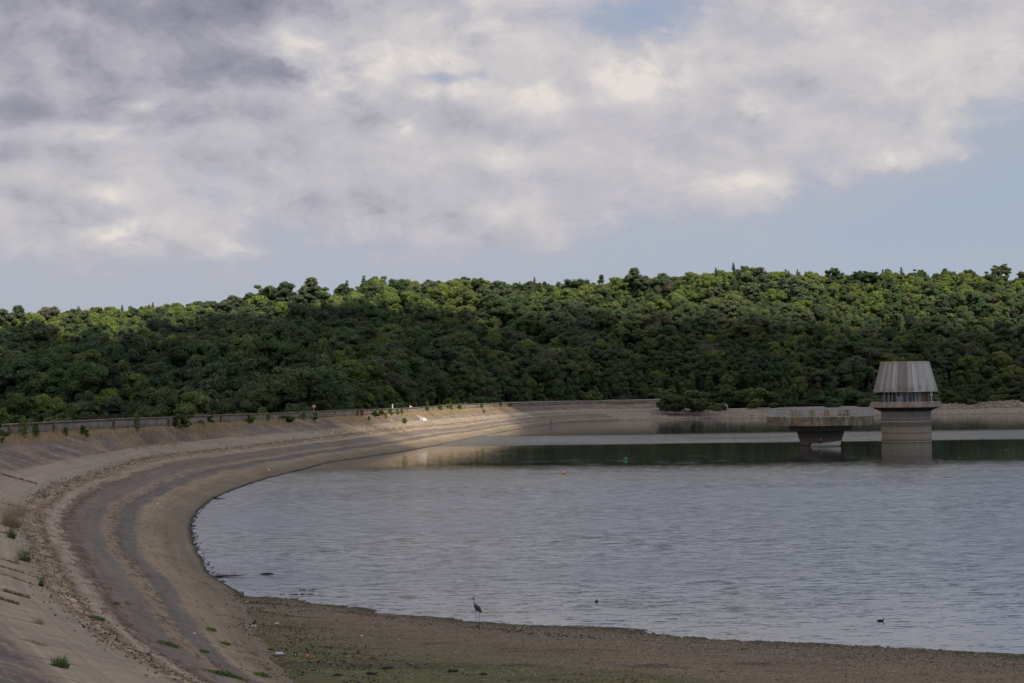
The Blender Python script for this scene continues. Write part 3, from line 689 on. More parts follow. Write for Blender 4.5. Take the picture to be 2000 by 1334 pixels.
def crown(seed, H, R, lobes=18, leaves=150, base=.22, lsize=.37, style='broad', fit=False):
    r = np.random.default_rng(seed); V = []; Fc = []; T = []
    cs = []
    for i in range(lobes):
        if style == 'broad':
            # lobes sit on an irregular dome: a few big limbs each carry several small clumps
            if i % 4 == 0 or not cs:
                q0 = r.uniform(0, 2*PI); h0 = r.uniform(.05, 1)**.8; env = math.sin(PI*min(1, (.18+.80*h0))**.9)**.55
                rad0 = R*env*r.uniform(.30, .80); lr = R*r.uniform(.24, .40)
                c0 = np.array([rad0*math.cos(q0), rad0*math.sin(q0), H*(base+(1-base)*(.10+.76*h0))]); c = c0
            else:
                lr = R*r.uniform(.13, .25); c = c0+r.normal(size=3)*np.array([.24, .24, .16])*R+np.array([0, 0, .06*R])
            cs.append((c, np.array([lr, lr, lr*r.uniform(.6, .95)])))
        elif style == 'tall':
            q = r.uniform(0, 2*PI); h = r.uniform(0, 1); env = (1-h)**.6*.9+.12
            rad = R*env*r.uniform(.2, .8); lr = R*r.uniform(.28, .45)*(1.1-.5*h)
            cs.append((np.array([rad*math.cos(q), rad*math.sin(q), H*(base+(1-base)*(.08+.84*h))]), np.array([lr, lr, lr*1.15])))
        elif style == 'pine':
            q = r.uniform(0, 2*PI); h = r.uniform(0, 1); env = 1-.55*h
            env = math.sqrt(max(0, 1-((h-.45)/.62)**2)); rad = R*env*r.uniform(.1, .80); lr = R*r.uniform(.20, .36)
            cs.append((np.array([rad*math.cos(q), rad*math.sin(q), H*(.34+.56*h)]), np.array([lr, lr, lr*.62])))
        else:      # conical
            h = (i+.5)/lobes; q = r.uniform(0, 2*PI); rad = R*(1-h)*.55; lr = R*(1-h)*.5+.35
            cs.append((np.array([rad*math.cos(q), rad*math.sin(q), H*(.12+.86*h)]), np.array([lr, lr, lr*.5])))
    off = 0
    ico = bmesh.new(); bmesh.ops.create_icosphere(ico, subdivisions=2, radius=1)
    iv = np.array([v.co[:] for v in ico.verts]); ifc = np.array([[v.index for v in f.verts] for f in ico.faces]); ico.free()
    VV = []; FF = []; TTn = []
    zmax = max(c[2]+l[2] for c, l in cs)
    for c, l in cs:
        w_ = iv*l*.74*(1+r.uniform(-.12, .12, (len(iv), 1)))+c
        VV.append(w_); FF.append(np.concatenate([ifc, ifc[:, -1:]], 1)[:, :4]+off); TTn.append(np.full(len(iv), .22)); off += len(iv)  # inner cores painted dark, as the shade inside a crown
    core_n = off
    lmean = np.mean([l[0] for c, l in cs])
    for c, l in cs:
        lj = r.uniform(-.10, .10)
        n = int(leaves*1.2*r.uniform(.8, 1.2)*(l[0]/lmean)**1.6)+20; d = r.normal(size=(n, 3)); d /= np.linalg.norm(d, axis=1)[:, None]
        d[:, 2] = np.where(d[:, 2] < -.35, -d[:, 2], d[:, 2])
        k = r.uniform(.72, 1.14, (n, 1)); p = c+d*l*k
        nr_ = d*1.0+r.normal(size=(n, 3))*.80+np.array([0, 0, .35]); nr_ /= np.linalg.norm(nr_, axis=1)[:, None]
        a = np.cross(nr_, r.normal(size=(n, 3))); a /= np.linalg.norm(a, axis=1)[:, None]; b = np.cross(nr_, a)
        sz = lsize*r.uniform(.5, 1.25, (n, 1)); el_ = r.uniform(.5, 1.0, (n, 1))
        q = np.stack([p-a*sz*.5, p-b*sz*.5*el_, p+a*sz*.5, p+b*sz*.5*el_], 1).reshape(-1, 3)
        VV.append(q); I = np.arange(n*4).reshape(n, 4)+off; FF.append(I); off += n*4
        tn = lj+.40+.26*(k[:, 0]-.72)/.42+.22*(p[:, 2]/zmax)+.16*d[:, 2]+r.uniform(-.12, .12, n)  # upper and outer leaves painted lighter, as if lit from above
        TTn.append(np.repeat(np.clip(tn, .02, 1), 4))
    VA = np.vstack(VV)
    if fit:
        z0, z1 = VA[:, 2].min(), VA[:, 2].max(); VA[:, 2] = (VA[:, 2]-z0)/(z1-z0)*(H+.08)-.08
        for a_ in (0, 1):
            e = np.percentile(np.abs(VA[:, a_]), 98); VA[:, a_] *= R/e
    return VA, FF, np.concatenate(TTn)
def crown_mesh(name, args, mat_):
    V, FF, tn = crown(**args)
    # cores are triangles, leaves quads: write as polygons of mixed size
    me = bpy.data.meshes.new(name); me.vertices.add(len(V)); me.vertices.foreach_set('co', V.astype(np.float32).ravel())
    li = []; ls = []; lt = []; o = 0
    for f in FF:
        if len(f) and f[0][2] == f[0][3]: f = f[:, :3]
        n, k = f.shape; li.append(f.ravel()); ls.append(o+np.arange(0, n*k, k)); lt.append(np.full(n, k)); o += n*k
    li = np.concatenate(li).astype(np.int32); ls = np.concatenate(ls).astype(np.int32); lt = np.concatenate(lt).astype(np.int32)
    me.loops.add(len(li)); me.loops.foreach_set('vertex_index', li); me.polygons.add(len(ls))
    me.polygons.foreach_set('loop_start', ls); me.polygons.foreach_set('loop_total', lt)
    a = me.attributes.new('tone', 'FLOAT', 'POINT'); a.data.foreach_set('value', tn.astype(np.float32)); me.update(); me.validate()
    me.materials.append(mat_); return me
def trunk_mesh(name, H, r0_, seed, mat_, bare=False, top=.6, nb=5):
    rr = random.Random(seed); b = MB(); pts = []; x = y = 0
    for i in range(6):
        pts.append((x, y, H*top*i/5)); x += rr.uniform(-.12, .12)*r0_*6; y += rr.uniform(-.12, .12)*r0_*6
    b.tube(pts, [r0_*(1-.14*i) for i in range(6)], 7)
    for k in range(nb):
        j = rr.randint(2, 5); p = Vector(pts[j]); q = rr.uniform(0, 2*PI); L = H*(rr.uniform(.14, .30) if bare else rr.uniform(.08, .16))
        e = p+Vector((math.cos(q)*L*.7, math.sin(q)*L*.7, L*.75)); mid = (p+e)/2+Vector((0, 0, -L*.06))
        b.tube([p, mid, e], [r0_*.42, r0_*.28, r0_*.10], 5)
        if bare:
            for g in range(4):
                e2 = mid.lerp(e, rr.uniform(.1, 1))+Vector((rr.uniform(-1, 1), rr.uniform(-1, 1), rr.uniform(.5, 1.3)))*L*.4
                b.tube([mid.lerp(e, rr.uniform(0, .8)), e2], [r0_*.2, r0_*.06], 4)
    me = bpy.data.meshes.new(name); me.from_pydata([tuple(v) for v in b.v], [], b.f); me.update(); me.materials.append(mat_); return me
KINDS = []     # (name, category words, crown mesh, trunk mesh, height, label words)
def add_kind(name, look, cargs, mt, tr, bark='bark', **kw):
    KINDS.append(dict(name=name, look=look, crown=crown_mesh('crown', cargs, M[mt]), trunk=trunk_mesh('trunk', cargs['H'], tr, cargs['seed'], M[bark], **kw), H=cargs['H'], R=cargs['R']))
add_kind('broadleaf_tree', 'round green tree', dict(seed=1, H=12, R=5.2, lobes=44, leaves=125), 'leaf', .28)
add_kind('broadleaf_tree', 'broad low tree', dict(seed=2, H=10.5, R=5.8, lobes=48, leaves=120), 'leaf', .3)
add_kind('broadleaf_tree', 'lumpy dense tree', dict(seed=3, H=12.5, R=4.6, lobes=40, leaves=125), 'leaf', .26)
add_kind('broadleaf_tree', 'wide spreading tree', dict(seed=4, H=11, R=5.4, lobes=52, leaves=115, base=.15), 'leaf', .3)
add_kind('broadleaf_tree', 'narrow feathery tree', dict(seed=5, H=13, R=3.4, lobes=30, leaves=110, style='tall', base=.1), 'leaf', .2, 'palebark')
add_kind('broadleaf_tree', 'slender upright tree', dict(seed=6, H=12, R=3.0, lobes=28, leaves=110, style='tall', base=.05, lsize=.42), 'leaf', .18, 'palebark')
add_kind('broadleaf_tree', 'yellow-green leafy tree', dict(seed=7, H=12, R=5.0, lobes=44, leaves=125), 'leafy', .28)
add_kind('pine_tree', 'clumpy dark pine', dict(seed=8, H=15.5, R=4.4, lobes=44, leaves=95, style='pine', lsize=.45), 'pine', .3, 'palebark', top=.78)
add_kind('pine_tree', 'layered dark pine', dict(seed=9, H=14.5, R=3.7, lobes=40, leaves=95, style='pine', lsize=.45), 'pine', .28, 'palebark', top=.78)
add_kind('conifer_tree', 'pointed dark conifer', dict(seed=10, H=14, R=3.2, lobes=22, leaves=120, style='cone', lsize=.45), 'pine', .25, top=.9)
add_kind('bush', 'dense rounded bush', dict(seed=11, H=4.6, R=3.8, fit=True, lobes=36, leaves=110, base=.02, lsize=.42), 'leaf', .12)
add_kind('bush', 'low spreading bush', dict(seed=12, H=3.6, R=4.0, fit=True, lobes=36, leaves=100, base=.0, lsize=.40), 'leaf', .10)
for kd in KINDS: pass

# scatter over the hillside
pts = []      # (x, y, z, kind, scale, rz, px)
rr = random.Random(5)
D = 300.0
rowspan = []
D = 318.0
while D < 1010:
    sp = 4.9+ (D-320)*.0012
    dpx = sp/D*F
    px = -130+rr.uniform(0, dpx)
    while px < 2180:
        p_ = px+rr.uniform(-.5, .5)*dpx; d_ = D+rr.uniform(-.5, .5)*sp
        D0, z0, D1, z1 = hill_params(p_)
        if d_ > D0 and d_ < D1+25:
            t_ = (d_-D0)/(D1-D0)
            z = float(hill_z(p_, d_)); cl = float(fbm(np.array([(p_-1000)/F*d_]), np.array([d_]), .035, 2, 51)[0])
            rv = rr.random()
            pp = .03 + (.26 if t_ > .80 else .08 if t_ > .55 else 0)
            if cl > .12: pp += .2
            if t_ < .05: k = rr.choice([10, 11, 4, 10])
            elif rv < pp: k = rr.choice([7, 8, 8, 7, 9])
            elif rv < pp+.08+(.40 if t_ > .66 else 0): k = 6  # extra yellow-green trees upslope, their colour adding to the sunlit look
            elif cl < -.08: k = rr.choice([4, 5, 4, 0, 2])
            else: k = rr.choice([0, 1, 2, 3, 0, 3, 4])
            s = (rr.uniform(.50, 1.0) if rr.random() < .75 else rr.uniform(1.0, 1.45))*(1+.9*cl)
            if k in (7, 8, 9) : s *= .92
            if t_ > .85: s = .70+.45*min(1, max(0, (s-.5)/.9))
            if t_ < .10 and k < 10: s *= .80
            if t_ > .8 and k in (7, 8): z -= 2.6; s *= rr.uniform(.8, 1.1)
            pts.append(((p_-1000)/F*d_, d_, z-.4, k, s, rr.uniform(0, 6.28), p_, t_))
        px += dpx
    D += sp*.86
# skyline: let a few crowns stand out
for a, b, k, s in [(1130, 550, 1, 1.9), (1185, 562, 3, 1.7), (1300, 532, 7, 1.2), (1560, 526, 9, .9), (1630, 526, 3, 1.1), (1958, 520, 3, 1.25), (1697, 580, 0, 1.35), (185, 603, 1, 1.0), (1965, 558, 3, 1.6), (1045, 541, 9, .85), (1460, 520, 2, 1.0)]:
    D0, z0, D1, z1 = hill_params(a); Dp = D1-8 if b < 560 or a < 700 else D1-90
    s *= .85; H_ = KINDS[k]['H']*s; top = at(a, b, Dp).z
    pts.append(((a-1000)/F*Dp, Dp, top-H_*.97, k, s, rr.uniform(0, 6), a, .97))
# a line of lower shrubs where the wood meets the shore and the far end of the crest
for i in range(46):
    a = rr.uniform(1400, 2080); y_ = float(np.interp((a-1000)/F*600, FS[:, 0]/FS[:, 1]*600, FS[:, 1])); o = rr.uniform(22, 34)
    pts.append(((a-1000)/F*(y_+o), y_+o, bank_z(a, o)-.3, rr.choice([10, 11, 10, 4, 5]), rr.uniform(.5, .95), rr.uniform(0, 6), a, 0.0))
SPECIAL = [ # the clump of bushes at the water's edge right of the dam's far end
    (1316, 803, 590, 10, 1.15), (1336, 803, 590, 10, 1.1), (1299, 802, 592, 10, .95), (1358, 803, 590, 10, .95), (1378, 803, 592, 10, .8), (1340, 799, 602, 10, 1.45), (1310, 799, 604, 10, 1.25), (1392, 800, 596, 11, .5), (1403, 801, 590, 11, .34)]
spec_pts = [((a-1000)/F*Dp, Dp, at(a, b, Dp).z-.2, k, s, rr.uniform(0, 6), a, -1) for a, b, Dp, k, s in SPECIAL]
# visible size ~ scale / distance; nearest 288 become single things
order = sorted(range(len(pts)), key=lambda i: pts[i][1]*(1.0 if -20 < pts[i][6] < 2020 else 9))
indiv = [pts[i] for i in order[:284]]+spec_pts; rest = [pts[i] for i in order[284:]]
print('trees', len(pts), 'individual', len(indiv))
LM = [(0, 'the left edge'), (350, 'the dam bush'), (624, 'the red sign'), (805, 'the white drain'), (1010, 'the dam bend'), (1330, 'the waterside clump'), (1605, 'the platform'), (1771, 'the tower'), (2000, 'the right edge')]
used_labels = {}
def tree_label(look, size, px, D, front, x_sc):
    j = min(range(len(LM)), key=lambda q: abs(LM[q][0]-px)); side = 'left of' if px < LM[j][0] else 'right of'
    if abs(LM[j][0]-px) < 30 and j not in (0, len(LM)-1): side = 'directly behind'
    if j == 0: side = 'near'
    if j == len(LM)-1: side = 'near'
    return f'{size} {look} {front} {side} {LM[j][1]}'
ORD = ['nearest', 'second', 'third', 'fourth', 'fifth', 'sixth', 'seventh', 'eighth', 'ninth', 'tenth', 'eleventh', 'twelfth', 'thirteenth', 'fourteenth', 'fifteenth', 'sixteenth', 'seventeenth', 'eighteenth', 'nineteenth', 'twentieth', 'twenty-first', 'twenty-second', 'twenty-third', 'twenty-fourth']
items = []
for p in indiv:
    k = KINDS[p[3]]; s = p[4]
    size = 'small' if k['H']*s < 7.5 else 'tall' if k['H']*s > 11.5 else 'mid-sized'
    D0 = hill_params(p[6])[0]
    if p[7] == -1: front = 'in the waterside clump'
    elif p[7] <= .05: front = 'at the wood edge'
    elif p[7] <= .12: front = 'in the front rows'
    else: front = 'up the slope'
    items.append([p, tree_label(k['look'], size, p[6], p[1], front, s)])
groups = {}
for it in items: groups.setdefault(it[1], []).append(it)
for lab, L in groups.items():
    L.sort(key=lambda it: it[0][6])
    n = len(L)
    for j, it in enumerate(L):
        if n == 1: continue
        it[1] = lab+(', leftmost such' if j == 0 else ', rightmost such' if j == n-1 else f', {ORD[min(j, 23)]} from left')
for it in items:
    p, lab = it; k = KINDS[p[3]]
    r = empty(k['name'], p[:3], p[5], p[4]); tag(r, lab, 'bush' if k['name'] == 'bush' else 'tree', 'bushes at the edge of the wood' if k['name'] == 'bush' else 'trees of the lakeside wood')
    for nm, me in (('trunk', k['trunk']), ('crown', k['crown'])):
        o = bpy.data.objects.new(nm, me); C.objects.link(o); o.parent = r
# the rest of the far wood: one object, instanced with geometry nodes
protos = []
for i, k in enumerate(KINDS):
    V = []; me = bpy.data.meshes.new('woodland_tree'); bm_ = bmesh.new(); bm_.from_mesh(k['trunk']); nt = len(bm_.faces)
    bm_.from_mesh(k['crown']); bm_.to_mesh(me)
    me.materials.append(k['trunk'].materials[0]); me.materials.append(k['crown'].materials[0])
    mi = np.ones(len(me.polygons), dtype=np.int32); mi[:nt] = 0; me.polygons.foreach_set('material_index', mi)
    cc = bpy.data.collections.new('woodland_kind'); o = bpy.data.objects.new('woodland_tree', me); cc.objects.link(o); protos.append(cc); bm_.free()
holder = bpy.data.collections.new('woodland_kinds')
for cc in protos: holder.children.link(cc)
ng = bpy.data.node_groups.new('wood_scatter', 'GeometryNodeTree')
ng.interface.new_socket('Geometry', in_out='INPUT', socket_type='NodeSocketGeometry'); ng.interface.new_socket('Geometry', in_out='OUTPUT', socket_type='NodeSocketGeometry')
gi = ng.nodes.new('NodeGroupInput'); go = ng.nodes.new('NodeGroupOutput'); join = ng.nodes.new('GeometryNodeJoinGeometry')
def gattr(name, typ):
    n = ng.nodes.new('GeometryNodeInputNamedAttribute'); n.data_type = typ; n.inputs['Name'].default_value = name; return n.outputs['Attribute']
ci = ng.nodes.new('GeometryNodeCollectionInfo'); ci.inputs['Collection'].default_value = holder; ci.inputs['Separate Children'].default_value = True; ci.inputs['Reset Children'].default_value = True
iop = ng.nodes.new('GeometryNodeInstanceOnPoints'); iop.inputs['Pick Instance'].default_value = True
ng.links.new(gi.outputs[0], iop.inputs['Points']); ng.links.new(ci.outputs[0], iop.inputs['Instance'])
ng.links.new(gattr('kindex', 'INT'), iop.inputs['Instance Index'])
cx = ng.nodes.new('ShaderNodeCombineXYZ'); ng.links.new(gattr('turn', 'FLOAT'), cx.inputs[2]); ng.links.new(cx.outputs[0], iop.inputs['Rotation'])
ng.links.new(gattr('size', 'FLOAT'), iop.inputs['Scale']); ng.links.new(iop.outputs[0], go.inputs[0])
me = bpy.data.meshes.new('distant_woodland'); me.vertices.add(len(rest)); me.vertices.foreach_set('co', np.array([p[:3] for p in rest], dtype=np.float32).ravel())
# collection children are listed in alphabetical order of their names: woodland_kind, woodland_kind.001, ...
for nm, typ, vals in (('kindex', 'INT', [p[3] for p in rest]), ('turn', 'FLOAT', [p[5] for p in rest]), ('size', 'FLOAT', [p[4] for p in rest])):
    a = me.attributes.new(nm, typ, 'POINT'); a.data.foreach_set('value', vals)
me.update(); wood = bpy.data.objects.new('distant_woodland', me); C.objects.link(wood)
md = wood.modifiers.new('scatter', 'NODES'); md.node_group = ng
tag(wood, 'dense mixed wood of green and yellow-green trees covering the hillside behind the reservoir', 'woodland', kind='stuff')

# dead trees standing pale among the green ones
for i, (a, b, D, H_, lab) in enumerate([(487, 800, 400, 7, 'thin leafless pale trunk standing among the trees above the dam wall'), (372, 818, 385, 7, 'grey leafless twiggy tree just behind the dam wall beside the big bush'),
                                  (1659, 700, 760, 9, 'small bare pale tree in the dark wood above the platform')]):
    p = at(a, b, D); r = empty('dead_tree', p); tag(r, lab, 'dead tree')
    o = bpy.data.objects.new('trunk', trunk_mesh('trunk', H_, .10, 60+i, M['palebark'], bare=True, top=.95, nb=12)); C.objects.link(o); o.parent = r

# ------------------------------------------------------------------ plants on the dam
def blades(b, n, H, spread, w=.02, lean=.35, rs=None, tilt=(0, 0)):
    rs = rs or random
    for i in range(n):
        q = rs.uniform(0, 2*PI); d = spread*math.sqrt(rs.random()); x = d*math.cos(q); y = d*math.sin(q); h = H*rs.uniform(.45, 1)
        lx = rs.uniform(-lean, lean)*h+x*.5; ly = rs.uniform(-lean, lean)*h; a = rs.uniform(0, PI); wx_, wy_ = w*math.cos(a), w*math.sin(a)
        b.add([(x-wx_, y-wy_, -.05), (x+wx_, y+wy_, -.05), (x+lx*.45+wx_*.8, y+ly*.45+wy_*.8, h*.6), (x+lx*.45-wx_*.8, y+ly*.45-wy_*.8, h*.6), (x+lx, y+ly, h)], [(0, 1, 2, 3), (3, 2, 4)])
def leafy(b, n, H, R, size=.12, rs=None):
    rs = rs or random
    for s_ in range(max(3, int(R*8))):
        q = rs.uniform(0, 2*PI); e = (R*.8*math.cos(q), R*.8*math.sin(q), H*rs.uniform(.5, 1)); b.tube([(e[0]*.15, e[1]*.15, -.05), (e[0]*.5, e[1]*.5, e[2]*.6), e], [.02, .014, .006], 4)
    for i in range(n):
        q = rs.uniform(0, 2*PI); h = rs.random()**.8; rad = R*math.sqrt(rs.random())*math.sin(PI*min(.98, h*.8+.16))**.6
        c = Vector((rad*math.cos(q), rad*math.sin(q), H*h)); a = Vector((rs.gauss(0, 1), rs.gauss(0, 1), rs.gauss(0, .6))).normalized(); bb = a.cross(Vector((rs.gauss(0, 1), rs.gauss(0, 1), rs.gauss(0, 1)))).normalized()
        s = size*rs.uniform(.5, 1.2); b.add([c-a*s, c-bb*s*.45, c+a*s, c+bb*s*.45], [(0, 1, 2, 3)])
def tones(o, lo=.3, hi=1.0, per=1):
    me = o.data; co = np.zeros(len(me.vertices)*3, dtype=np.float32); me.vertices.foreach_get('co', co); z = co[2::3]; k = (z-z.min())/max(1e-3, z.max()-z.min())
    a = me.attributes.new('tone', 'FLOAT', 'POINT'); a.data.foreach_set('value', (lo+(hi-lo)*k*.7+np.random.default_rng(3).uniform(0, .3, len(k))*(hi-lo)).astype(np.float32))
def on_dam(px, py, guess):
    """point where the photo ray meets the dam face"""
    d = ray(px, py); lo, hi = guess
    best = None
    for D in np.linspace(lo, hi, 260):
        t_ = D/d.y; z = EYE+d.z*t_; x = d.x*t_
        e = z-dam_at(x, D)
        if e <= 0: best = (x, D, dam_at(x, D)); break
    if best is None:
        D = (lo+hi)/2; return Vector((d.x*D/d.y, D, dam_at(d.x*D/d.y, D)))
    return Vector(best)
# shrubs: (px, py base, kind, height px, width px, label)
SHR = [(350, 836, 'shrub', 36, 34, 'big rounded dark green shrub growing against the dam wall', .09, 1500),
       (6, 868, 'shrub', 54, 24, 'tall narrow dark green shrub at the very left edge of the dam', .09, 900),
       (45, 860, 'shrub', 40, 20, 'straggly green sapling in front of the left end of the wall', .07, 220),
       (70, 860, 'shrub', 26, 16, 'small dark leafy shrub beside the straggly sapling', .07, 200),
       (128, 854, 'shrub', 16, 12, 'thin green weed by the wall left of the dense low shrub', .06, 90),
       (164, 853, 'shrub', 19, 17, 'dense low dark green shrub in the dry grass below the wall', .07, 330),
       (268, 843, 'shrub', 28, 14, 'slender light green sapling rising to the wall top', .06, 130),
       (411, 832, 'shrub', 17, 17, 'small round green shrub just right of the big one', .07, 300),
       (392, 833, 'shrub', 8, 16, 'low olive weed clump between two round shrubs', .06, 160),
       (489, 829, 'shrub', 20, 16, 'upright bright green shrub against the wall', .07, 320),
       (523, 826, 'shrub', 14, 8, 'thin dark weed stem next to a wall pilaster', .06, 70),
       (559, 824, 'shrub', 13, 30, 'low wide green bramble patch under the wall', .08, 420),
       (594, 822, 'shrub', 15, 9, 'dark green weed left of the sloping green one', .06, 110),
       (613, 821, 'shrub', 15, 14, 'leaning green shrub between the bramble and the red sign', .07, 230),
       (697, 815, 'deadweed', 12, 9, 'brown dead weed standing against the wall', .06, 130),
       (707, 814, 'deadweed', 14, 6, 'thin brown dead weed next to its broader neighbour', .06, 90),
       (730, 814, 'shrub', 10, 24, 'olive green bramble patch below the wall', .08, 300),
       (744, 812, 'shrub', 12, 13, 'bright green round bush in the bramble', .07, 260),
       (762, 811, 'shrub', 13, 13, 'bright green bush just left of the white drain', .07, 260),
       (753, 818, 'shrub', 9, 7, 'small dark shrub lower on the slope below the green bushes', .06, 110),
       (777, 811, 'shrub', 11, 6, 'thin dark green weed at the top of the drain', .06, 90),
       (785, 812, 'shrub', 12, 6, 'tall pale green weed beside the drain', .06, 90),
       (721, 823, 'shrub', 7, 5, 'tiny dark green weed alone on the slope', .06, 60),
       (790, 827, 'shrub', 9, 11, 'dark green tuft growing on the pale concrete under the drain', .06, 150),
       (835, 806, 'shrub', 19, 6, 'slim bright yellow-green sapling taller than the wall', .06, 170),
       (860, 805, 'shrub', 13, 10, 'bright green weed clump in the sunlit dry grass', .06, 170),
       (879, 804, 'shrub', 15, 14, 'largest bright green weed clump in the sunlit dry grass', .06, 230),
       (898, 802, 'shrub', 12, 11, 'green weed clump right of the largest sunlit one', .06, 150),
       (941, 799, 'shrub', 9, 6, 'small dark weed against the shaded far wall', .06, 80),
       (978, 797, 'shrub', 9, 6, 'dark weed near the far bend of the wall', .06, 80),
       (997, 796, 'shrub', 8, 9, 'low dark weed clump at the far bend of the wall', .06, 100),
       (945, 808, 'shrub', 6, 4, 'tiny dark weed below the far wall on the slope', .06, 50)]
for a, b_, mt, hp_, wp, lab, sz, n in SHR:
    p = on_dam(a, b_, (110, 560)); k = p.y/F; big_ = 1.3 if a in (350, 6) else 1.0; mb = MB(); H_ = hp_*k*1.12*big_**.6; R_ = max(.16, wp*k*.5)*big_
    r = empty('shrub', p); tag(r, lab, 'shrub' if mt == 'shrub' else 'weed', 'shrubs and weeds along the dam wall')
    if n >= 230:
        cm = crown_mesh('foliage', dict(seed=a, H=H_, R=R_*1.05, lobes=32, leaves=int(30+n*.04), base=.0, fit=True, lsize=max(.12, min(.26, k*1.6))), M[mt])
        o = bpy.data.objects.new('foliage', cm); C.objects.link(o)
    else:
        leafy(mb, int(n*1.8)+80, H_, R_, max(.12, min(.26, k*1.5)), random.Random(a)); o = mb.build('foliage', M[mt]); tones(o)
    o.parent = r
# near grass tufts on the concrete joints
TUF = [(20, 1030, 'straw', 55, 40, 300, 'tall straw-coloured grass clump on the concrete at the left edge', None),
       (36, 1008, 'straw', 30, 26, 140, 'smaller dry grass clump just above the tall straw clump', None),
       (22, 1052, 'shrub', 26, 16, 120, 'dark green tuft at the foot of the tall straw clump', None),
       (45, 1096, 'shrub', 28, 30, 140, 'spiky green and brown grass tuft beside the stony band', None),
       (32, 1102, 'straw', 14, 12, 60, 'small faded grass tuft left of the spiky green one', None),
       (80, 1146, 'shrub', 22, 10, 70, 'narrow dark green grass tuft right of the joint lines', None),
       (30, 1164, 'deadweed', 10, 55, 260, 'upper long brown cushion of dead grass in a joint', None),
       (15, 1178, 'deadweed', 9, 42, 220, 'lower long brown cushion of dead grass in a joint', None),
       (75, 1219, 'straw', 14, 20, 60, 'sparse pale dry grass in a joint', None),
       (68, 1259, 'straw', 10, 40, 150, 'golden dry grass streak near the bottom left', None),
       (116, 1304, 'shrub', 24, 36, 150, 'spiky green grass tuft alone near the bottom left corner', None),
       (192, 1212, 'shrub', 5, 32, 220, 'flat green weed mat on the stony band', 1),
       (328, 1260, 'shrub', 5, 44, 240, 'long flat green weed mat on the lower slope', 1),
       (438, 1320, 'shrub', 9, 74, 520, 'largest bright green weed mat at the bottom edge', 1),
       (512, 1322, 'shrub', 8, 34, 260, 'bright green weed mat right of the largest one', 1),
       (441, 1260, 'shrub', 5, 22, 130, 'small green weed mat near the muddy shore', 1),
       (411, 1233, 'shrub', 5, 22, 110, 'small grey-green weed mat higher on the slope', 1),
       (398, 1276, 'shrub', 4, 18, 90, 'faint green weed mat above the largest one', 1),
       (248, 1182, 'straw', 9, 18, 70, 'pale feathery dried plant on the lower slope', None),
       (226, 1182, 'shrub', 4, 18, 80, 'tiny green weed mat beside the feathery dried plant', 1)]
for a, b_, mt, hp_, wp, n, lab, fl in TUF:
    p = on_dam(a, b_, (26, 140)); k = p.y/F; mb = MB(); rs = random.Random(a*3+b_)
    r = empty('grass_tuft' if not fl else 'weed_mat', p); tag(r, lab, 'grass tuft' if not fl else 'weeds', 'plants growing on the near slope')
    if fl:
        sub = MB()
        for q in range(n):
            x = rs.gauss(0, wp*k*.22); y = rs.gauss(0, .22)
            c = Vector((x, y, rs.uniform(0, hp_*k*.7)*max(.2, 1-abs(x)/(wp*k*.6)))); zz = dam_at(p.x+c.x, p.y+c.y)-p.z
            a1_ = Vector((rs.gauss(0, 1), rs.gauss(0, 1), rs.gauss(0, .5))).normalized(); b1 = a1_.cross(Vector((rs.gauss(0, 1), rs.gauss(0, 1), rs.gauss(0, 1)))).normalized(); s = rs.uniform(.02, .055)
            c.z += zz+.02; mb.add([c-a1_*s, c-b1*s*.5, c+a1_*s, c+b1*s*.5], [(0, 1, 2, 3)])
    elif wp > hp_*2:
        for q in range(14):
            sub = MB(); blades(sub, max(3, n//14), hp_*k, .07, .008, .4, rs); x = (q/13-.5)*wp*k; zz = dam_at(p.x+x, p.y-x*.5)-p.z
            mb.add([(v[0]+x, v[1]-x*.5, v[2]+zz) for v in sub.v], sub.f)
    else: blades(mb, int(n*.75), hp_*k*1.15, wp*k*.40, .006, .55, rs); blades(mb, n, hp_*k*.35, wp*k*.5, .006, .8, rs)
    o = mb.build('blades', M[mt]); tones(o); o.parent = r
# dry grass along the foot of the wall: nobody could count it
mb = MB(); rs = random.Random(9); K = [i for i in range(i0, i1) if -40 < pxT[i] < 1010]
for j in range(5200):
    i = rs.choice(K); px = pxT[i]
    dens_ = .5+float(fbm(np.array([i*.09]), np.array([1.0]), 1.0, 3, 61)[0])*1.6
    if px > 560 and px < 790: dens_ *= .5
    if px > 920: dens_ *= .4
    if rs.random() > dens_: continue
    o_ = abs(rs.gauss(0, 1.3))+.25; x = Tc[i, 0]+Tn[i, 0]*o_+rs.uniform(-.7, .7)*TT[i, 0]; y = Tc[i, 1]+Tn[i, 1]*o_+rs.uniform(-.7, .7)*TT[i, 1]
    z = dam_at(x, y); k = max(1, y/170); sub = MB(); blades(sub, 7, rs.uniform(.3, .85)*(1-.10*o_), .28*k, .022*k, .3, rs)
    mb.add([(v[0]+x, v[1]+y, v[2]+z) for v in sub.v], sub.f)
for j in range(1300):
    i = rs.choice(K); o_ = rs.uniform(2.5, 7.5); x = Tc[i, 0]+Tn[i, 0]*o_; y = Tc[i, 1]+Tn[i, 1]*o_
    if rs.random() < (.8 if 560 < pxT[i] < 760 else .12):
        z = dam_at(x, y); k = max(1, y/170); sub = MB(); blades(sub, 5, rs.uniform(.15, .5), .2*k, .02*k, .4, rs); mb.add([(v[0]+x, v[1]+y, v[2]+z) for v in sub.v], sub.f)
o = mb.build('dry_grass', M['straw']); tones(o); tag(o, 'straw-coloured dry grass fringe along the foot of the wave wall', 'dry grass', kind='stuff')

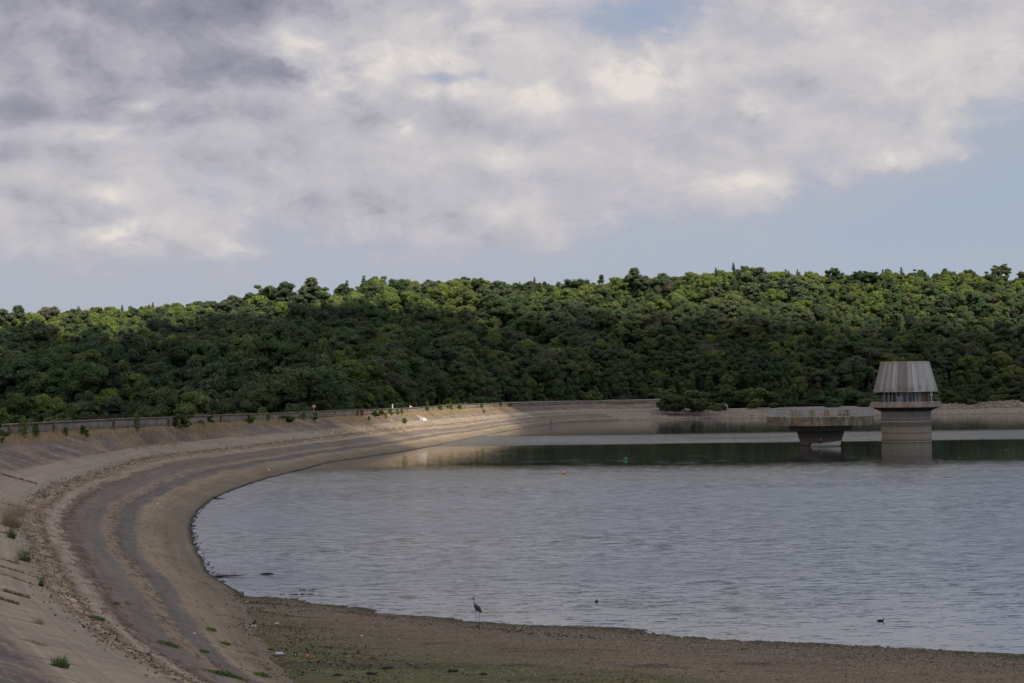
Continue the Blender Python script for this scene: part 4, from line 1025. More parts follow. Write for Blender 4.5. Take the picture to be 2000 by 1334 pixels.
# ------------------------------------------------------------------ loose stones
def stones_mesh(name, P, mat_, label, cat):
    r = np.random.default_rng(4); ico = bmesh.new(); bmesh.ops.create_icosphere(ico, subdivisions=1, radius=1); iv = np.array([v.co[:] for v in ico.verts]); ifc = np.array([[v.index for v in f.verts] for f in ico.faces]); ico.free()
    n = len(P); V = iv[None]*(1+r.uniform(-.3, .3, (n, len(iv), 1))); sc = np.array([p[3] for p in P])
    V = V*sc[:, None, None]*np.stack([r.uniform(.7, 1.4, n), r.uniform(.7, 1.2, n), r.uniform(.35, .8, n)], 1)[:, None, :]
    q = r.uniform(0, 6.28, n); c, s = np.cos(q)[:, None], np.sin(q)[:, None]
    V = np.stack([V[..., 0]*c-V[..., 1]*s, V[..., 0]*s+V[..., 1]*c, V[..., 2]], -1)+np.array([p[:3] for p in P])[:, None, :]
    Fc = (ifc[None]+(np.arange(n)*len(iv))[:, None, None]).reshape(-1, 3)
    return tag(mesh_np(name, V.reshape(-1, 3), Fc, mat_, attrs={'tone': np.repeat(r.random(n), len(iv))}), label, cat, kind='stuff')
def stone_mat(name, a, b, c):
    m, t = mat(name); k = t.attr('tone'); col = t.ramp(k, [(0, a), (.55, b), (1, c)]); t.out(t.bsdf(t.mul(col, t.m('ADD', .7, t.m('MULTIPLY', t.noise(t.pos(), 6, 3), .6))), .9, None, .2)); return m
M['pebble'] = stone_mat('pebbles', (.06, .05, .04), (.15, .125, .10), (.36, .33, .28))
M['bermst'] = stone_mat('berm_stones', (.07, .058, .048), (.17, .14, .11), (.38, .32, .25))
M['rip'] = stone_mat('riprap_stone', (.15, .12, .10), (.30, .25, .20), (.45, .38, .31))
rs = random.Random(12); P = []
def beach_line(x): return float(np.interp(x, WB[:, 0], WB[:, 1]))
while len(P) < 15000:
    D = rs.uniform(48, 84); px = rs.uniform(440, 2060); x = (px-1000)/F*D; d = beach_line(x)-D
    if d < -.6 or d > 24: continue
    pr = (.9 if d < 8 else .45)*(1 if px > 950 else .5)*(.4+1.2*(.5+float(fbm(np.array([x*.25]), np.array([D]), .6, 2, 71)[0])))
    if rs.random() > pr: continue
    if nearest(np.array([[x]]), np.array([[D]]), Wc)[0][0, 0] > .3: continue
    P.append((x, D, beach_z(x, D)+.005, rs.choice([.012, .016, .02, .024, .03, .045 if d < 6 else .03])))
stones_mesh('gravel', P, M['pebble'], 'scattered grey and brown gravel over the muddy shore', 'gravel')
P = []
for j in range(15000):
    i = rs.randrange(len(Bc)-3); x, y = Bc[i, :2]
    if y < 26: continue
    wgt = .9
    if rs.random() > min(1, 60/y+.15): continue
    o_ = rs.gauss(.15, .30); T_ = Bc[i+1, :2]-Bc[i, :2]; T_ /= np.linalg.norm(T_); N_ = np.array([-T_[1], T_[0]])
    x += N_[0]*o_+T_[0]*rs.uniform(-1, 1); y += N_[1]*o_+T_[1]*rs.uniform(-1, 1)
    P.append((x, y, dam_at(x, y)+.03, rs.uniform(.015, .05)*(1 if y < 120 else 1.8)))
stones_mesh('berm_rubble', P, M['bermst'], 'narrow curving band of brown and tan rubble on the concrete slope', 'rubble')
P = []
for j in range(5200):
    px = rs.uniform(1270, 2120); right = px > 1830
    o_ = rs.uniform(12, 33) if right else rs.uniform(2, 26)
    if not right and rs.random() < .35: continue
    D = float(np.interp((px-1000)/F*600, FS[:, 0]/FS[:, 1]*600, FS[:, 1]))+o_
    P.append(((px-1000)/F*D, D, bank_z(px, o_)+.05, rs.uniform(.25, .62) if right else rs.uniform(.10, .28)))
stones_mesh('riprap', P, M['rip'], 'pale broken riprap stone piled along the far shore', 'riprap')
# scum and weed rim where the concrete meets the water
P = []
for j in range(2600):
    i = rs.randrange(60, len(Wc)-20)
    if Wc[i, 1] < 78 or Wc[i, 1] > 330: continue
    x = Wc[i, 0]+Wn[i, 0]*rs.uniform(-.15, .22)+rs.uniform(-.8, .8)*WT[i, 0]; y = Wc[i, 1]+Wn[i, 1]*rs.uniform(-.15, .22)+rs.uniform(-.8, .8)*WT[i, 1]
    P.append((x, y, .0, rs.uniform(.03, .10)))
stones_mesh('waterline_debris', P, M['wood'], 'thin dark rim of wet weed and debris along the waterline of the dam', 'debris')
# brown weed and clods creeping over the toe of the slope onto the mud, and dark wrack lines
P = []
toe = [i for i in range(len(Wc)) if 40 < Wc[i, 1] < 88]
for j in range(5200):
    i = rs.choice(toe); o_ = rs.gauss(-.5, 1.0)-(.9 if Wc[i, 1] < 66 else 0)*rs.random()
    x = Wc[i, 0]+Wn[i, 0]*o_+rs.uniform(-.8, .8)*WT[i, 0]; y = Wc[i, 1]+Wn[i, 1]*o_+rs.uniform(-.8, .8)*WT[i, 1]
    if y > beach_line(x)-.2: continue
    if float(fbm(np.array([x]), np.array([y]), .7, 3, 91)[0]) < -.06: continue
    P.append((x, y, max(beach_z(x, y), dam_at(x, y) if o_ > 0 else -9)+.01, rs.uniform(.010, .042)))
for j in range(3600):
    x = rs.uniform(-12, 22); lane = rs.random(); D_ = beach_line(x)-(rs.gauss(3.6, .35)+.9*math.sin(x*.35) if lane < .35 else rs.gauss(18.2, .8)+.8*math.sin(x*.5))
    if lane < .35 and x > 3: continue
    if D_ < 48 or float(fbm(np.array([x*.4]), np.array([D_]), .9, 3, 92)[0]) < -.02: continue
    if nearest(np.array([[x]]), np.array([[D_]]), Wc)[0][0, 0] > .3: continue
    P.append((x, D_, beach_z(x, D_)+.005, rs.uniform(.015, .07)))
M['clod'] = stone_mat('dark_clods', (.03, .021, .015), (.075, .052, .037), (.17, .13, .095))
stones_mesh('wrack', P, M['clod'], 'dark brown wrack and clods strewn over the mud along the toe of the dam', 'wrack')
# torn bits of dead weed left on the slope by the falling water
P = []
for j in range(26000):
    i = rs.randrange(len(Bc)-3)
    if not 34 < Bc[i, 1] < 200: continue
    q = int(np.argmin((Wc[:, 0]-Bc[i, 0])**2+(Wc[:, 1]-Bc[i, 1])**2)); s0 = rs.choice([.50, .765, .765, .765, .91, .91, .86, rs.random()])+rs.gauss(0, .022)
    if not .08 < s0 < .97: continue
    x = Wc[q, 0]+(Bc[i, 0]-Wc[q, 0])*s0; y = Wc[q, 1]+(Bc[i, 1]-Wc[q, 1])*s0
    if float(fbm(np.array([x*.8]), np.array([y*.8]), .55, 3, 95)[0]) < .035: continue
    P.append((x+rs.uniform(-.2, .2), y+rs.uniform(-.2, .2), dam_at(x, y)+.012, rs.uniform(.008, .03)))
M['weedbits'] = stone_mat('dead_weed_bits', (.04, .027, .02), (.095, .066, .048), (.17, .13, .095))
stones_mesh('slope_debris', P, M['weedbits'], 'brown dead weed debris in torn patches along the old water levels', 'debris')
#PART3
# ------------------------------------------------------------------ intake tower
def ruler(px, py_base):          # water-level point and metres per photo pixel there
    p = gp(px, py_base, 0); return p, p.y/F
m, t = mat('tower_shaft_concrete'); P = t.obj(); _, _, z = t.sep(P)
n = t.noise(P, .8, 5, .7); n2 = t.noise(t.vm('MULTIPLY', P, (1, 1, .15)), 2.5, 5, .7); n3 = t.noise(t.vm('MULTIPLY', P, (.15, .15, 3)), 1.0, 4, .7)
zz = t.m('ADD', z, t.m('MULTIPLY', t.m('SUBTRACT', n, .5), .14))
c = t.ramp(t.m('DIVIDE', zz, 5.4), [(0, (.26, .23, .18)), (.012, (.22, .19, .15)), (.022, (.07, .06, .045)), (.05, (.12, .10, .075)), (.06, (.155, .125, .09)), (.12, (.20, .165, .125)), (.22, (.20, .17, .135)), (.27, (.13, .11, .09)), (.33, (.20, .17, .135)), (.45, (.19, .155, .12)), (.50, (.105, .09, .075)), (.62, (.12, .105, .09)),
    (.635, (.34, .31, .27)), (.655, (.34, .31, .27)), (.67, (.13, .11, .09)), (.75, (.18, .155, .125)), (.82, (.17, .145, .12)), (.9, (.19, .17, .13)), (1, (.14, .13, .10))])
c = t.mul(c, t.m('ADD', .55, t.m('MULTIPLY', n2, .9))); c = t.mul(c, t.m('ADD', .75, t.m('MULTIPLY', n3, .5)))
c = t.mul(c, 1.55)
t.out(t.bsdf(c, .9, t.bump(n2, .3, .05), .15)); M['shaft'] = m
m, t = mat('cladding_panels'); P = t.obj(); n = t.noise(t.vm('MULTIPLY', P, (2.5, 2.5, .35)), 1.0, 5, .7); k = t.attr('tone'); _, _, z = t.sep(P); n2 = t.noise(P, 1.2, 4, .6)
c = t.ramp(k, [(0, (.22, .195, .16)), (.3, (.28, .26, .23)), (.6, (.37, .36, .35)), (1, (.50, .495, .48))])
c = t.mul(c, t.m('ADD', .60, t.m('MULTIPLY', n, .8)))
c = t.mix(t.m('MULTIPLY', t.map(z, 13.0, 13.9), t.map(n2, .45, .6, 0, .5)), c, (.26, .25, .11))
c = t.mix(t.m('MULTIPLY', t.map(z, 10.4, 8.8), t.map(n2, .42, .6, 0, .6)), c, (.14, .12, .08))
t.out(t.bsdf(c, .75, t.bump(n, .2, .03), .3)); M['clad'] = m
m, t = mat('pinkish_deck_concrete'); P = t.obj(); n = t.noise(t.vm('MULTIPLY', P, (1, 1, .3)), 1.6, 5, .7)
c = t.mix(t.map(n, .35, .65), (.20, .155, .125), (.31, .25, .205)); t.out(t.bsdf(c, .9, None, .2)); M['deckc'] = m
M['dark_under'] = weathered('shade_darkened_concrete', (.05, .045, .04), (.085, .075, .065), 1.2, streak=True)  # shade under deck and skirt put into a darker concrete colour
M['room'] = weathered('pale_rendered_column', (.27, .26, .24), (.36, .35, .33), 2, streak=True)

M['steel2'] = weathered('dull_steel', (.13, .14, .15), (.20, .21, .22), 4, .6)
tp, tk = ruler(1770.5, 861.5)
OC = -PI/2+math.radians(2)       # octagon corner turned to the camera
tower = empty('intake_tower', tp); tag(tower, 'round concrete water intake tower with an octagonal panelled skirt roof', 'tower')
b = MB(); b.lathe((0, 0, 0), [(4.30, -3), (4.30, 5.25)], 48); b.build('shaft', M['shaft'], tower, smooth=False)
b = MB()
for z in (3.45,): b.lathe((0, 0, 0), [(4.34, z-.05), (4.36, z), (4.34, z+.05)], 48, cap0=False, cap1=False)
b.build('shaft_ring', M['room'], tower)
b = MB(); b.lathe((0, 0, 0), [(4.32, 5.22), (6.15, 5.98)], 8, OC, cap0=False); b.build('flared_bracket', M['dark_under'], tower)
b = MB(); b.lathe((0, 0, 0), [(6.45, 5.93), (6.45, 6.02), (6.18, 6.92), (5.9, 6.93)], 8, OC); b.build('deck', M['deckc'], tower, bevel=.03)
# room below the skirt: columns, dark glazing, a brown door
b = MB(); b.lathe((0, 0, 0), [(3.75, 6.9), (3.75, 9.2)], 16, OC); b.build('window_band', M['glass'], tower)
cols = [(-168, .40), (-150, .40), (-138, .25), (-125, .32), (-113, .62), (-98, .36), (-86, .22), (-77, .5), (-66, .72), (-22, .3), (-8, .3), (10, .4), (40, .5), (80, .5), (120, .5), (160, .5)]
for a, w_ in cols:
    q = math.radians(a); b = MB(); b.box((3.86*math.cos(q), 3.86*math.sin(q), 7.95), (.24, w_, 2.05), q); b.build('column', M['room'], tower)
q = math.radians(-50); b = MB(); b.box((3.85*math.cos(q), 3.85*math.sin(q), 7.9), (.16, 1.35, 1.9), q); b.build('door', M['door'], tower)
b = MB(); q = math.radians(-106); b.box((4.75*math.cos(q)-.7, 4.75*math.sin(q), 7.35), (.80, .45, .85), 0); b.build('equipment_box', M['bluegrey'], tower, bevel=.02)
# skirt roof: planks between octagon corners, own tones, left faces painted darker as if turned from light
Vv = []; Ff = []; tn = []; rs = random.Random(31)
Rb, Rt, zb, zt = 5.75, 4.32, 8.62, 13.95
tab = {5: [.35, .55, .42, .7], 6: [.30, .35, .9, .42, .1, .15, .78, .6], 7: [.12, .05, .10, .18, .62, .55, .42, .45], 0: [.98, 1.0, .82, .72, .74, .78, .80, .82], 1: [.85, .8, .78, .8]}
for f_ in range(8):
    a0 = OC+f_*PI/4; a1_ = a0+PI/4; npl = 9
    for j in range(npl):
        u1, u2 = j/npl+.004, (j+1)/npl-.004
        P0 = Vector((math.cos(a0), math.sin(a0), 0)); P1 = Vector((math.cos(a1_), math.sin(a1_), 0))
        nn = ((P0+P1)/2).normalized(); o_ = rs.uniform(-.012, .012); n0 = len(Vv)
        for R_, z_ in ((Rb, zb), (Rt, zt)):
            for u in (u1, u2): Vv.append((P0.lerp(P1, u)*R_+nn*o_)+Vector((0, 0, z_)))
        for R_, z_ in ((Rb-.08, zb), (Rt-.08, zt)):
            for u in (u1, u2): Vv.append((P0.lerp(P1, u)*R_+nn*o_)+Vector((0, 0, z_)))
        Ff += [(n0, n0+1, n0+3, n0+2), (n0+4, n0+6, n0+7, n0+5), (n0, n0+4, n0+5, n0+1), (n0+2, n0+3, n0+7, n0+6), (n0, n0+2, n0+6, n0+4), (n0+1, n0+5, n0+7, n0+3)]
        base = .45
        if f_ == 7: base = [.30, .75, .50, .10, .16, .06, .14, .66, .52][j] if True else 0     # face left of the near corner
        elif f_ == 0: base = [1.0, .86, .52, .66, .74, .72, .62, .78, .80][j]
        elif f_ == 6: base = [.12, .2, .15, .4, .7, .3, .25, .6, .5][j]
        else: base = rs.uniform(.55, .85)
        tn += [base]*8
sk = mesh_np('skirt_roof', Vv, Ff, M['clad'], tower, attrs={'tone': tn})
b = MB(); b.lathe((0, 0, 0), [(4.30, 13.80), (4.34, 13.97)], 8, OC); b.build('roof_top', M['clad'], tower)
b = MB(); b.lathe((0, 0, 0), [(5.6, 8.95), (5.6, 9.05)], 8, OC); b.build('soffit', M['dark_under'], tower)
def rail(root, R_, z0, h, n_side, rot, sides=8, nrails=2, rad=.035, posts=True, mat_='steel', wob=0):
    pts = [Vector((R_*math.cos(rot+k*2*PI/sides), R_*math.sin(rot+k*2*PI/sides), z0)) for k in range(sides+1)]
    b = MB()
    for j in range(nrails):
        b.tube([p+Vector((0, 0, h*(j+1)/nrails)) for p in pts], rad, 5)
    ro = b.build('railing', M[mat_], root)
    for k in range(sides):
        for q in range(n_side):
            b = MB(); b.tube([pts[k].lerp(pts[k+1], q/n_side), pts[k].lerp(pts[k+1], q/n_side)+Vector((0, 0, h))], rad, 5); b.build('post', M[mat_], ro)
    return ro
rail(tower, 6.02, 6.9, .95, 3, OC, rad=.026, mat_='steel2')
ring = empty('life_ring', tp+Vector((3.62, -3.72, 7.75))); tag(ring, 'white life ring hanging on the right side of the tower room', 'life ring')
b = MB(); pts = [Vector((.16*math.cos(a), -.03, .36*math.sin(a)+.45)) for a in np.linspace(0, 2*PI, 17)]; b.tube(pts, .075, 8, cap=False); b.build('ring', M['white'], ring, smooth=True)
b = MB(); b.box((0, .04, -.1), (.12, .05, 1.5)); b.build('post', M['white'], ring)

# ------------------------------------------------------------------ platform
m, t = mat('lichened_concrete'); P = t.obj(); _, _, z = t.sep(P); n = t.noise(t.vm('MULTIPLY', P, (1, 1, .3)), 1.3, 6, .72); n2 = t.noise(t.vm('MULTIPLY', P, (.3, .3, 2.5)), 1.0, 5, .7); n3 = t.noise(P, .5, 4, .6)
c = t.ramp(n, [(0.3, (.07, .06, .045)), (.45, (.16, .135, .10)), (.55, (.25, .21, .16)), (.7, (.38, .345, .29))])
c = t.mix(t.map(n2, .5, .65, 0, .6), c, (.10, .085, .065)); c = t.mix(t.m('MULTIPLY', t.map(n3, .52, .66), t.map(n, .4, .6)), c, (.26, .15, .075)); 
t.out(t.bsdf(c, .9, t.bump(n, .4, .05), .15)); M['lich'] = m
m, t = mat('orange_lichen_concrete'); P = t.obj(); n = t.noise(P, 1.1, 4, .6)
c = t.mix(t.map(n, .45, .6), (.20, .165, .125), (.34, .18, .06)); t.out(t.bsdf(c, .9, None, .15)); M['lich2'] = m
m, t = mat('stem_concrete'); P = t.obj(); _, _, z = t.sep(P); n = t.noise(t.vm('MULTIPLY', P, (1, 1, .3)), 1.5, 5, .7)
c = t.ramp(t.m('ADD', t.m('DIVIDE', z, 2.5), t.m('MULTIPLY', t.m('SUBTRACT', n, .5), .25)), [(0, (.05, .045, .03)), (.08, (.24, .20, .155)), (.35, (.20, .165, .13)), (.6, (.13, .11, .09)), (1, (.08, .07, .06))])  # darkens toward the top: the deck's shade painted into the stem
t.out(t.bsdf(c, .9, None, .15)); M['stem'] = m
pp, pk = ruler(1603, 869.5)
plat = empty('concrete_platform', pp); tag(plat, 'wide flat concrete platform on a dark funnel stem left of the tower', 'platform')
OP = -PI/2-math.radians(10)
b = MB(); b.lathe((0, 0, 0), [(3.05, -3), (3.2, 0), (3.95, 2.45)], 8, OP); b.build('stem', M['stem'], plat)
b = MB(); b.lathe((0, 0, 0), [(4.9, 2.44), (5.35, 3.30)], 8, OP); b.build('collar', M['stone_dark'], plat)
b = MB(); b.lathe((0, 0, 0), [(8.75, 3.32), (8.8, 4.82), (8.3, 4.84)], 8, OP); b.build('deck', M['lich'], plat, bevel=.05)
def pierat(px, wpx, top, mt, D=295.5, tp_=.85):
    x = (px-1000)/F*D-pp.x; b = MB(); b.box((x, D-pp.y-2.0+3.5, 4.82+top/2), (wpx*D/F, .9, top), 0, tp_); return b.build('pier', M[mt], plat, bevel=.03)
pierat(1556, 24, 1.05, 'deckc'); pierat(1587, 10, 1.05, 'lich2'); pierat(1616, 11, 1.02, 'lich2'); pierat(1649, 23, .95, 'lich')
rail(plat, 8.55, 4.82, 1.28, 12, OP, nrails=2, rad=.028)
b = MB(); b.tube([(8.55*math.cos(OP+k*PI/4), 8.55*math.sin(OP+k*PI/4), 6.11) for k in range(9)], .05, 6); b.build('top_rail', M['steel'], plat)

# ------------------------------------------------------------------ rowing boat with its motor and an angler
bp_, bk = ruler(1610, 869.5); bp_ = Vector(((1610-1000)/F*291.5, 291.5, 0))
bz = math.radians(4)
boat = empty('rowing_boat', bp_, bz); tag(boat, 'small white rowing boat moored below the platform', 'boat')
Lb = 4.85; n = 14; V = []; 
def hull_ring(x, inner=False):
    t_ = (x+Lb/2)/Lb; hw = .78*(1-max(0, (t_-.45)/.55)**2.4)*(.86+.14*min(1, t_/.2)); g = .40+.46*t_**1.7; kz = -.14+.30*max(0, (t_-.72)/.28)**2
    if inner: hw = max(.01, hw-.05); kz += .07
    hw = max(hw, .02)
    return [(x, -hw, g), (x, -hw*.93, g*.45), (x, -hw*.62, kz+.05), (x, 0, kz), (x, hw*.62, kz+.05), (x, hw*.93, g*.45), (x, hw, g)]
def hull(inner):
    V = []; Fc = []
    xs = np.linspace(-Lb/2+(.05 if inner else 0), Lb/2-(.08 if inner else 0), n)
    for x in xs: V += hull_ring(x, inner)
    for i in range(n-1):
        for k in range(6): Fc.append((i*7+k, i*7+k+1, (i+1)*7+k+1, (i+1)*7+k))
    Fc.append(tuple(range(7)))
    return V, Fc
b = MB(); b.add(*hull(False)); hull_o = b.build('hull', M['boat'], boat, smooth=True)
b = MB(); b.add(*hull(True)); b.build('hull_lining', M['boat_in'], boat, smooth=True)
b = MB()
for s_ in (0, 6): b.tube([Vector(hull_ring(x)[s_]) for x in np.linspace(-Lb/2, Lb/2, n)], .035, 5)
b.build('gunwale', M['boat'], hull_o)
for x in (-1.35, .2, 1.2): b = MB(); b.box((x, 0, .27), (.28, 1.3, .05)); b.build('thwart', M['boat_in'], boat)
mot = empty('outboard_motor', boat.matrix_basis @ Vector((-Lb/2-.16, -.1, 0)), bz); tag(mot, 'black outboard motor tilted on the stern of the boat', 'outboard motor')
b = MB(); b.box((-.05, 0, .66), (.36, .30, .34), 0, .8); b.build('engine_cover', M['black'], mot, bevel=.05)
b = MB(); b.tube([(0, 0, .52), (-.02, 0, -.3)], [.07, .05], 8); b.box((.10, 0, .42), (.16, .2, .2)); b.build('drive_leg', M['black'], mot)
b = MB(); b.tube([(.1, 0, .62), (.6, .05, .68)], [.025, .02], 6); b.build('tiller', M['black'], mot)
# angler, seated, leaning forward toward the bow
per = empty('person', boat.matrix_basis @ Vector((-1.15, 0, .22)), bz); tag(per, 'person seated in the boat in a maroon jacket and pale hat, leaning forward', 'person')
b = MB()
b.tube([(-.1, 0, .10), (-.05, 0, .25), (.06, 0, .45), (.15, 0, .60), (.20, 0, .68), (.235, 0, .74)], [(.19, .13), (.17, .12), (.20, .13), (.20, .11), (.09, .08), (.055, .055)], 12)
b.ball((.28, 0, .86), (.095, .08, .115)); b.ball((.375, 0, .85), (.02, .015, .02), 6, 5)
for s_ in (-1, 1):
    b.tube([(-.08, s_*.10, .10), (.18, s_*.13, .12), (.36, s_*.13, .14)], [.09, .08, .065], 9); b.tube([(.36, s_*.13, .15), (.40, s_*.13, -.02), (.42, s_*.13, -.18)], [.062, .052, .04], 9); b.tube([(.38, s_*.13, -.19), (.56, s_*.13, -.20)], [.045, .035], 8)
    b.tube([(.14, s_*.20, .58), (.24, s_*.25, .40), (.30, s_*.24, .33)], [.055, .045, .04], 8); b.tube([(.30, s_*.24, .33), (.46, s_*.16, .32), (.56, s_*.12, .32)], [.040, .034, .026], 8)
    b.box((.60, s_*.11, .32), (.08, .06, .028))
    for f_ in range(4): b.tube([(.63, s_*.11+(f_-1.5)*.017, .325), (.67+.006*(f_ % 2), s_*.11+(f_-1.5)*.018, .315), (.685, s_*.11+(f_-1.5)*.017, .295)], [.009, .008, .007], 6)
    b.tube([(.58, s_*.11-s_*.03, .32), (.62, s_*.11-s_*.055, .315)], [.011, .009], 6)
b.build('body', M['skin'], per, remesh=.012)
b = MB()
b.tube([(-.1, 0, .08), (-.05, 0, .25), (.06, 0, .45), (.15, 0, .62), (.19, 0, .70)], [(.215, .155), (.20, .15), (.225, .155), (.22, .13), (.10, .09)], 12)
for s_ in (-1, 1): b.tube([(.13, s_*.18, .60), (.24, s_*.255, .40), (.30, s_*.245, .33), (.46, s_*.16, .32), (.53, s_*.13, .32)], [.085, .07, .062, .052, .045], 9)
b.build('jacket', M['jacket'], per, remesh=.016)
b = MB()
for s_ in (-1, 1): b.tube([(-.12, s_*.09, .10), (.18, s_*.13, .12), (.37, s_*.13, .14), (.405, s_*.13, -.02), (.42, s_*.13, -.15)], [.12, .10, .085, .072, .065], 9)
b.build('trousers', M['trousers'], per, remesh=.016)
b = MB(); b.lathe((.275, 0, .885), [(.155, -.01), (.15, .012), (.105, .02), (.10, .08), (.06, .115), (.01, .12)], 14); b.build('hat', M['hat'], per, smooth=True)

# ------------------------------------------------------------------ heron
hp0, hk = ruler(936, 1207.5); hroot = empty('heron', hp0, 0); tag(hroot, 'grey heron standing in the shallows with its neck stretched up, facing left', 'heron')
u = hk       # metres per photo pixel
def hp_(x, y): return ((x-936)*u, 0, (1208-y)*u)      # the bird is side-on
b = MB()
b.tube([hp_(922.5, 1169.2), hp_(924.2, 1168.7), hp_(925.6, 1169.3), hp_(926.4, 1171.5), hp_(926.5, 1174.5), hp_(926.2, 1177.5), hp_(926.6, 1180), hp_(928.0, 1182.5)], [(.018, .018), (.026, .030), (.024, .028), .024, .022, .024, .030, .045], 10)
b.tube([hp_(927.2, 1180.5), hp_(929.0, 1183.5), hp_(931.5, 1186.8), hp_(934.5, 1190), hp_(937.5, 1192.8), hp_(940.2, 1195.2), hp_(941.4, 1196)], [(.030, .035), (.062, .075), (.088, .105), (.085, .105), (.062, .07), (.026, .03), (.012, .012)], 12)
for knee, foot, hip, dy in (((929.0, 1200), (930.5, 1210.5), (930.8, 1191), -.03), ((936.0, 1200), (935.4, 1208.5), (935.6, 1193), .035)):
    A = Vector(hp_(*hip)); K = Vector(hp_(*knee)); Ft = Vector(hp_(*foot)); A.y = K.y = Ft.y = dy; Ft.z = -.02; A2 = A.lerp(K, .3)
    b.tube([A, A2, K, Ft], [.038, .020, .0135, .0095], 8)
    for a in (-.5, 0, .5, PI): b.tube([Ft, Ft+Vector((-math.cos(a)*.07, math.sin(a)*.07, -.005))], [.008, .004], 5)
hb = b.build('body', M['heron'], hroot, remesh=.006)
b = MB(); b.tube([hp_(923.0, 1169.2), hp_(920.4, 1168.9), hp_(918.6, 1168.6)], [(.016, .016), (.010, .010), (.002, .002)], 8); b.build('beak', M['beak'], hroot, smooth=True)
b = MB(); b.ball(hp_(924.0, 1168.9), .006, 8, 6); 
for v in range(len(b.v)): b.v[v] = (b.v[v][0], b.v[v][1]-.024, b.v[v][2])
b.build('eye', M['black'], hroot)
b = MB()
for s_ in (-1, 1): b.tube([Vector(hp_(929.8, 1184.5))+Vector((0, s_*.06, 0)), Vector(hp_(933, 1188))+Vector((0, s_*.088, .0)), Vector(hp_(937.5, 1192.6))+Vector((0, s_*.06, 0)), Vector(hp_(941.6, 1196.8))], [(.02, .05), (.022, .085), (.018, .065), (.004, .012)], 8)
b.build('wing', M['heron'], hroot, smooth=True)

# ------------------------------------------------------------------ water birds
def waterbird(px, py, L, yaw, lab, name='coot', cat='coot', mt='coot'):
    p, k = ruler(px, py); r = empty(name, p, yaw); tag(r, lab, cat); b = MB()
    b.tube([(-L*.52, 0, L*.16), (-L*.40, 0, L*.13), (-L*.15, 0, L*.10), (L*.15, 0, L*.09), (L*.34, 0, L*.11), (L*.42, 0, L*.14)], [(.02*L, .02*L), (.10*L, .07*L), (.20*L, .14*L), (.20*L, .15*L), (.12*L, .12*L), (.04*L, .05*L)], 10)
    b.tube([(L*.33, 0, L*.12), (L*.40, 0, L*.24), (L*.42, 0, L*.34)], [.07*L, .045*L, .045*L], 8); b.ball((L*.45, 0, L*.39), (.085*L, .06*L, .065*L), 8, 6)
    b.build('body', M[mt], r, remesh=L*.018)
    b = MB(); b.tube([(L*.52, 0, L*.385), (L*.62, 0, L*.36)], [.026*L, .006*L], 6); b.build('beak', M['white' if mt == 'coot' else 'beak'], r)
waterbird(1165, 1175.5, .33, math.radians(82), 'black water bird seen end-on, swimming away from the heron')
waterbird(1719.5, 1213.5, .33, math.radians(2), 'black water bird with upright neck swimming to the right near the shore')
waterbird(952, 850.5, .6, math.radians(170), 'left pale bird resting at the far waterline of the dam', 'gull', 'gull', 'heronw')
waterbird(957.5, 849.5, .55, math.radians(15), 'right pale bird resting at the far waterline of the dam', 'gull', 'gull', 'heronw')
# ------------------------------------------------------------------ buoys
for px, py, d, mt, lab in ((1101.5, 926.5, .36, 'orange', 'small round orange buoy floating in open water'), (1222, 898.5, .46, 'green', 'small round green buoy floating in the dark reflection')):
    p, k = ruler(px, py); r = empty('buoy', p); tag(r, lab, 'buoy'); b = MB(); b.ball((0, 0, d*.28), d*.5, 16, 10); b.build('float', M[mt], r, smooth=True)
    b = MB(); b.tube([(0, 0, d*.72), (0, 0, d*.86)], [.05, .035], 8); pts = [Vector((.05*math.cos(a), 0, d*.9+.05*math.sin(a))) for a in np.linspace(0, 2*PI, 9)]; b.tube(pts, .012, 5, cap=False); b.build('lifting_eye', M['white'] if mt == 'orange' else M['green'], r)
# floating wood
p, k = ruler(452, 1126.5); r = empty('branch', p); tag(r, 'long dead branch with twigs lying in the water beside the dam', 'branch')
b = MB(); b.tube([(-.80, -.02, .03), (-.4, 0, .05), (0, .03, .05), (.4, .05, .06), (.80, .10, .09)], [.055, .045, .035, .025, .012], 8)
rs = random.Random(8)
for i in range(11):
    x = rs.uniform(-.95, .35); b.tube([(x, 0, .04), (x+rs.uniform(-.08, .12), rs.uniform(-.1, .1), .04+rs.uniform(.06, .17)), (x+rs.uniform(-.1, .2), rs.uniform(-.1, .1), .05+rs.uniform(.05, .2))], [.012, .008, .003], 5)
b.build('wood', M['wood'], r)
p, k = ruler(521, 1122); r = empty('driftwood', p); tag(r, 'short dark piece of driftwood floating right of the long branch', 'driftwood')
b = MB(); b.tube([(-.38, 0, 0), (-.2, .02, .025), (.05, 0, .04), (.25, 0, .03), (.38, -.02, .01)], [.012, .04, .055, .045, .015], 8); b.build('wood', M['wood'], r)
for i, (px, py, n, wd) in enumerate([(592, 1161, 26, .9), (600, 1152.5, 10, .5), (665, 1186, 16, .5)]):
    p, k = ruler(px, py); b = MB()
    for j in range(n):
        x = rs.gauss(0, wd*.45); b.tube([(x, rs.uniform(-.1, .1), 0), (x+rs.uniform(-.06, .06), rs.uniform(-.1, .1), .03), (x+rs.uniform(-.1, .1), 0, .0)], [.02, .018, .006], 5)
    o = b.build('floating_weed', M['wood']); o.location = p; tag(o, ['dark floating weed strands, the longest patch off the muddy corner', 'few dark weed scraps floating farther out than the long patch', 'dark weed scraps close to the muddy edge'][i], 'water weed')
p = gp(423, 974.5, 0); r = empty('stranded_branch', p); tag(r, 'small dark stranded branch sticking out at the dam waterline', 'branch')
b = MB()
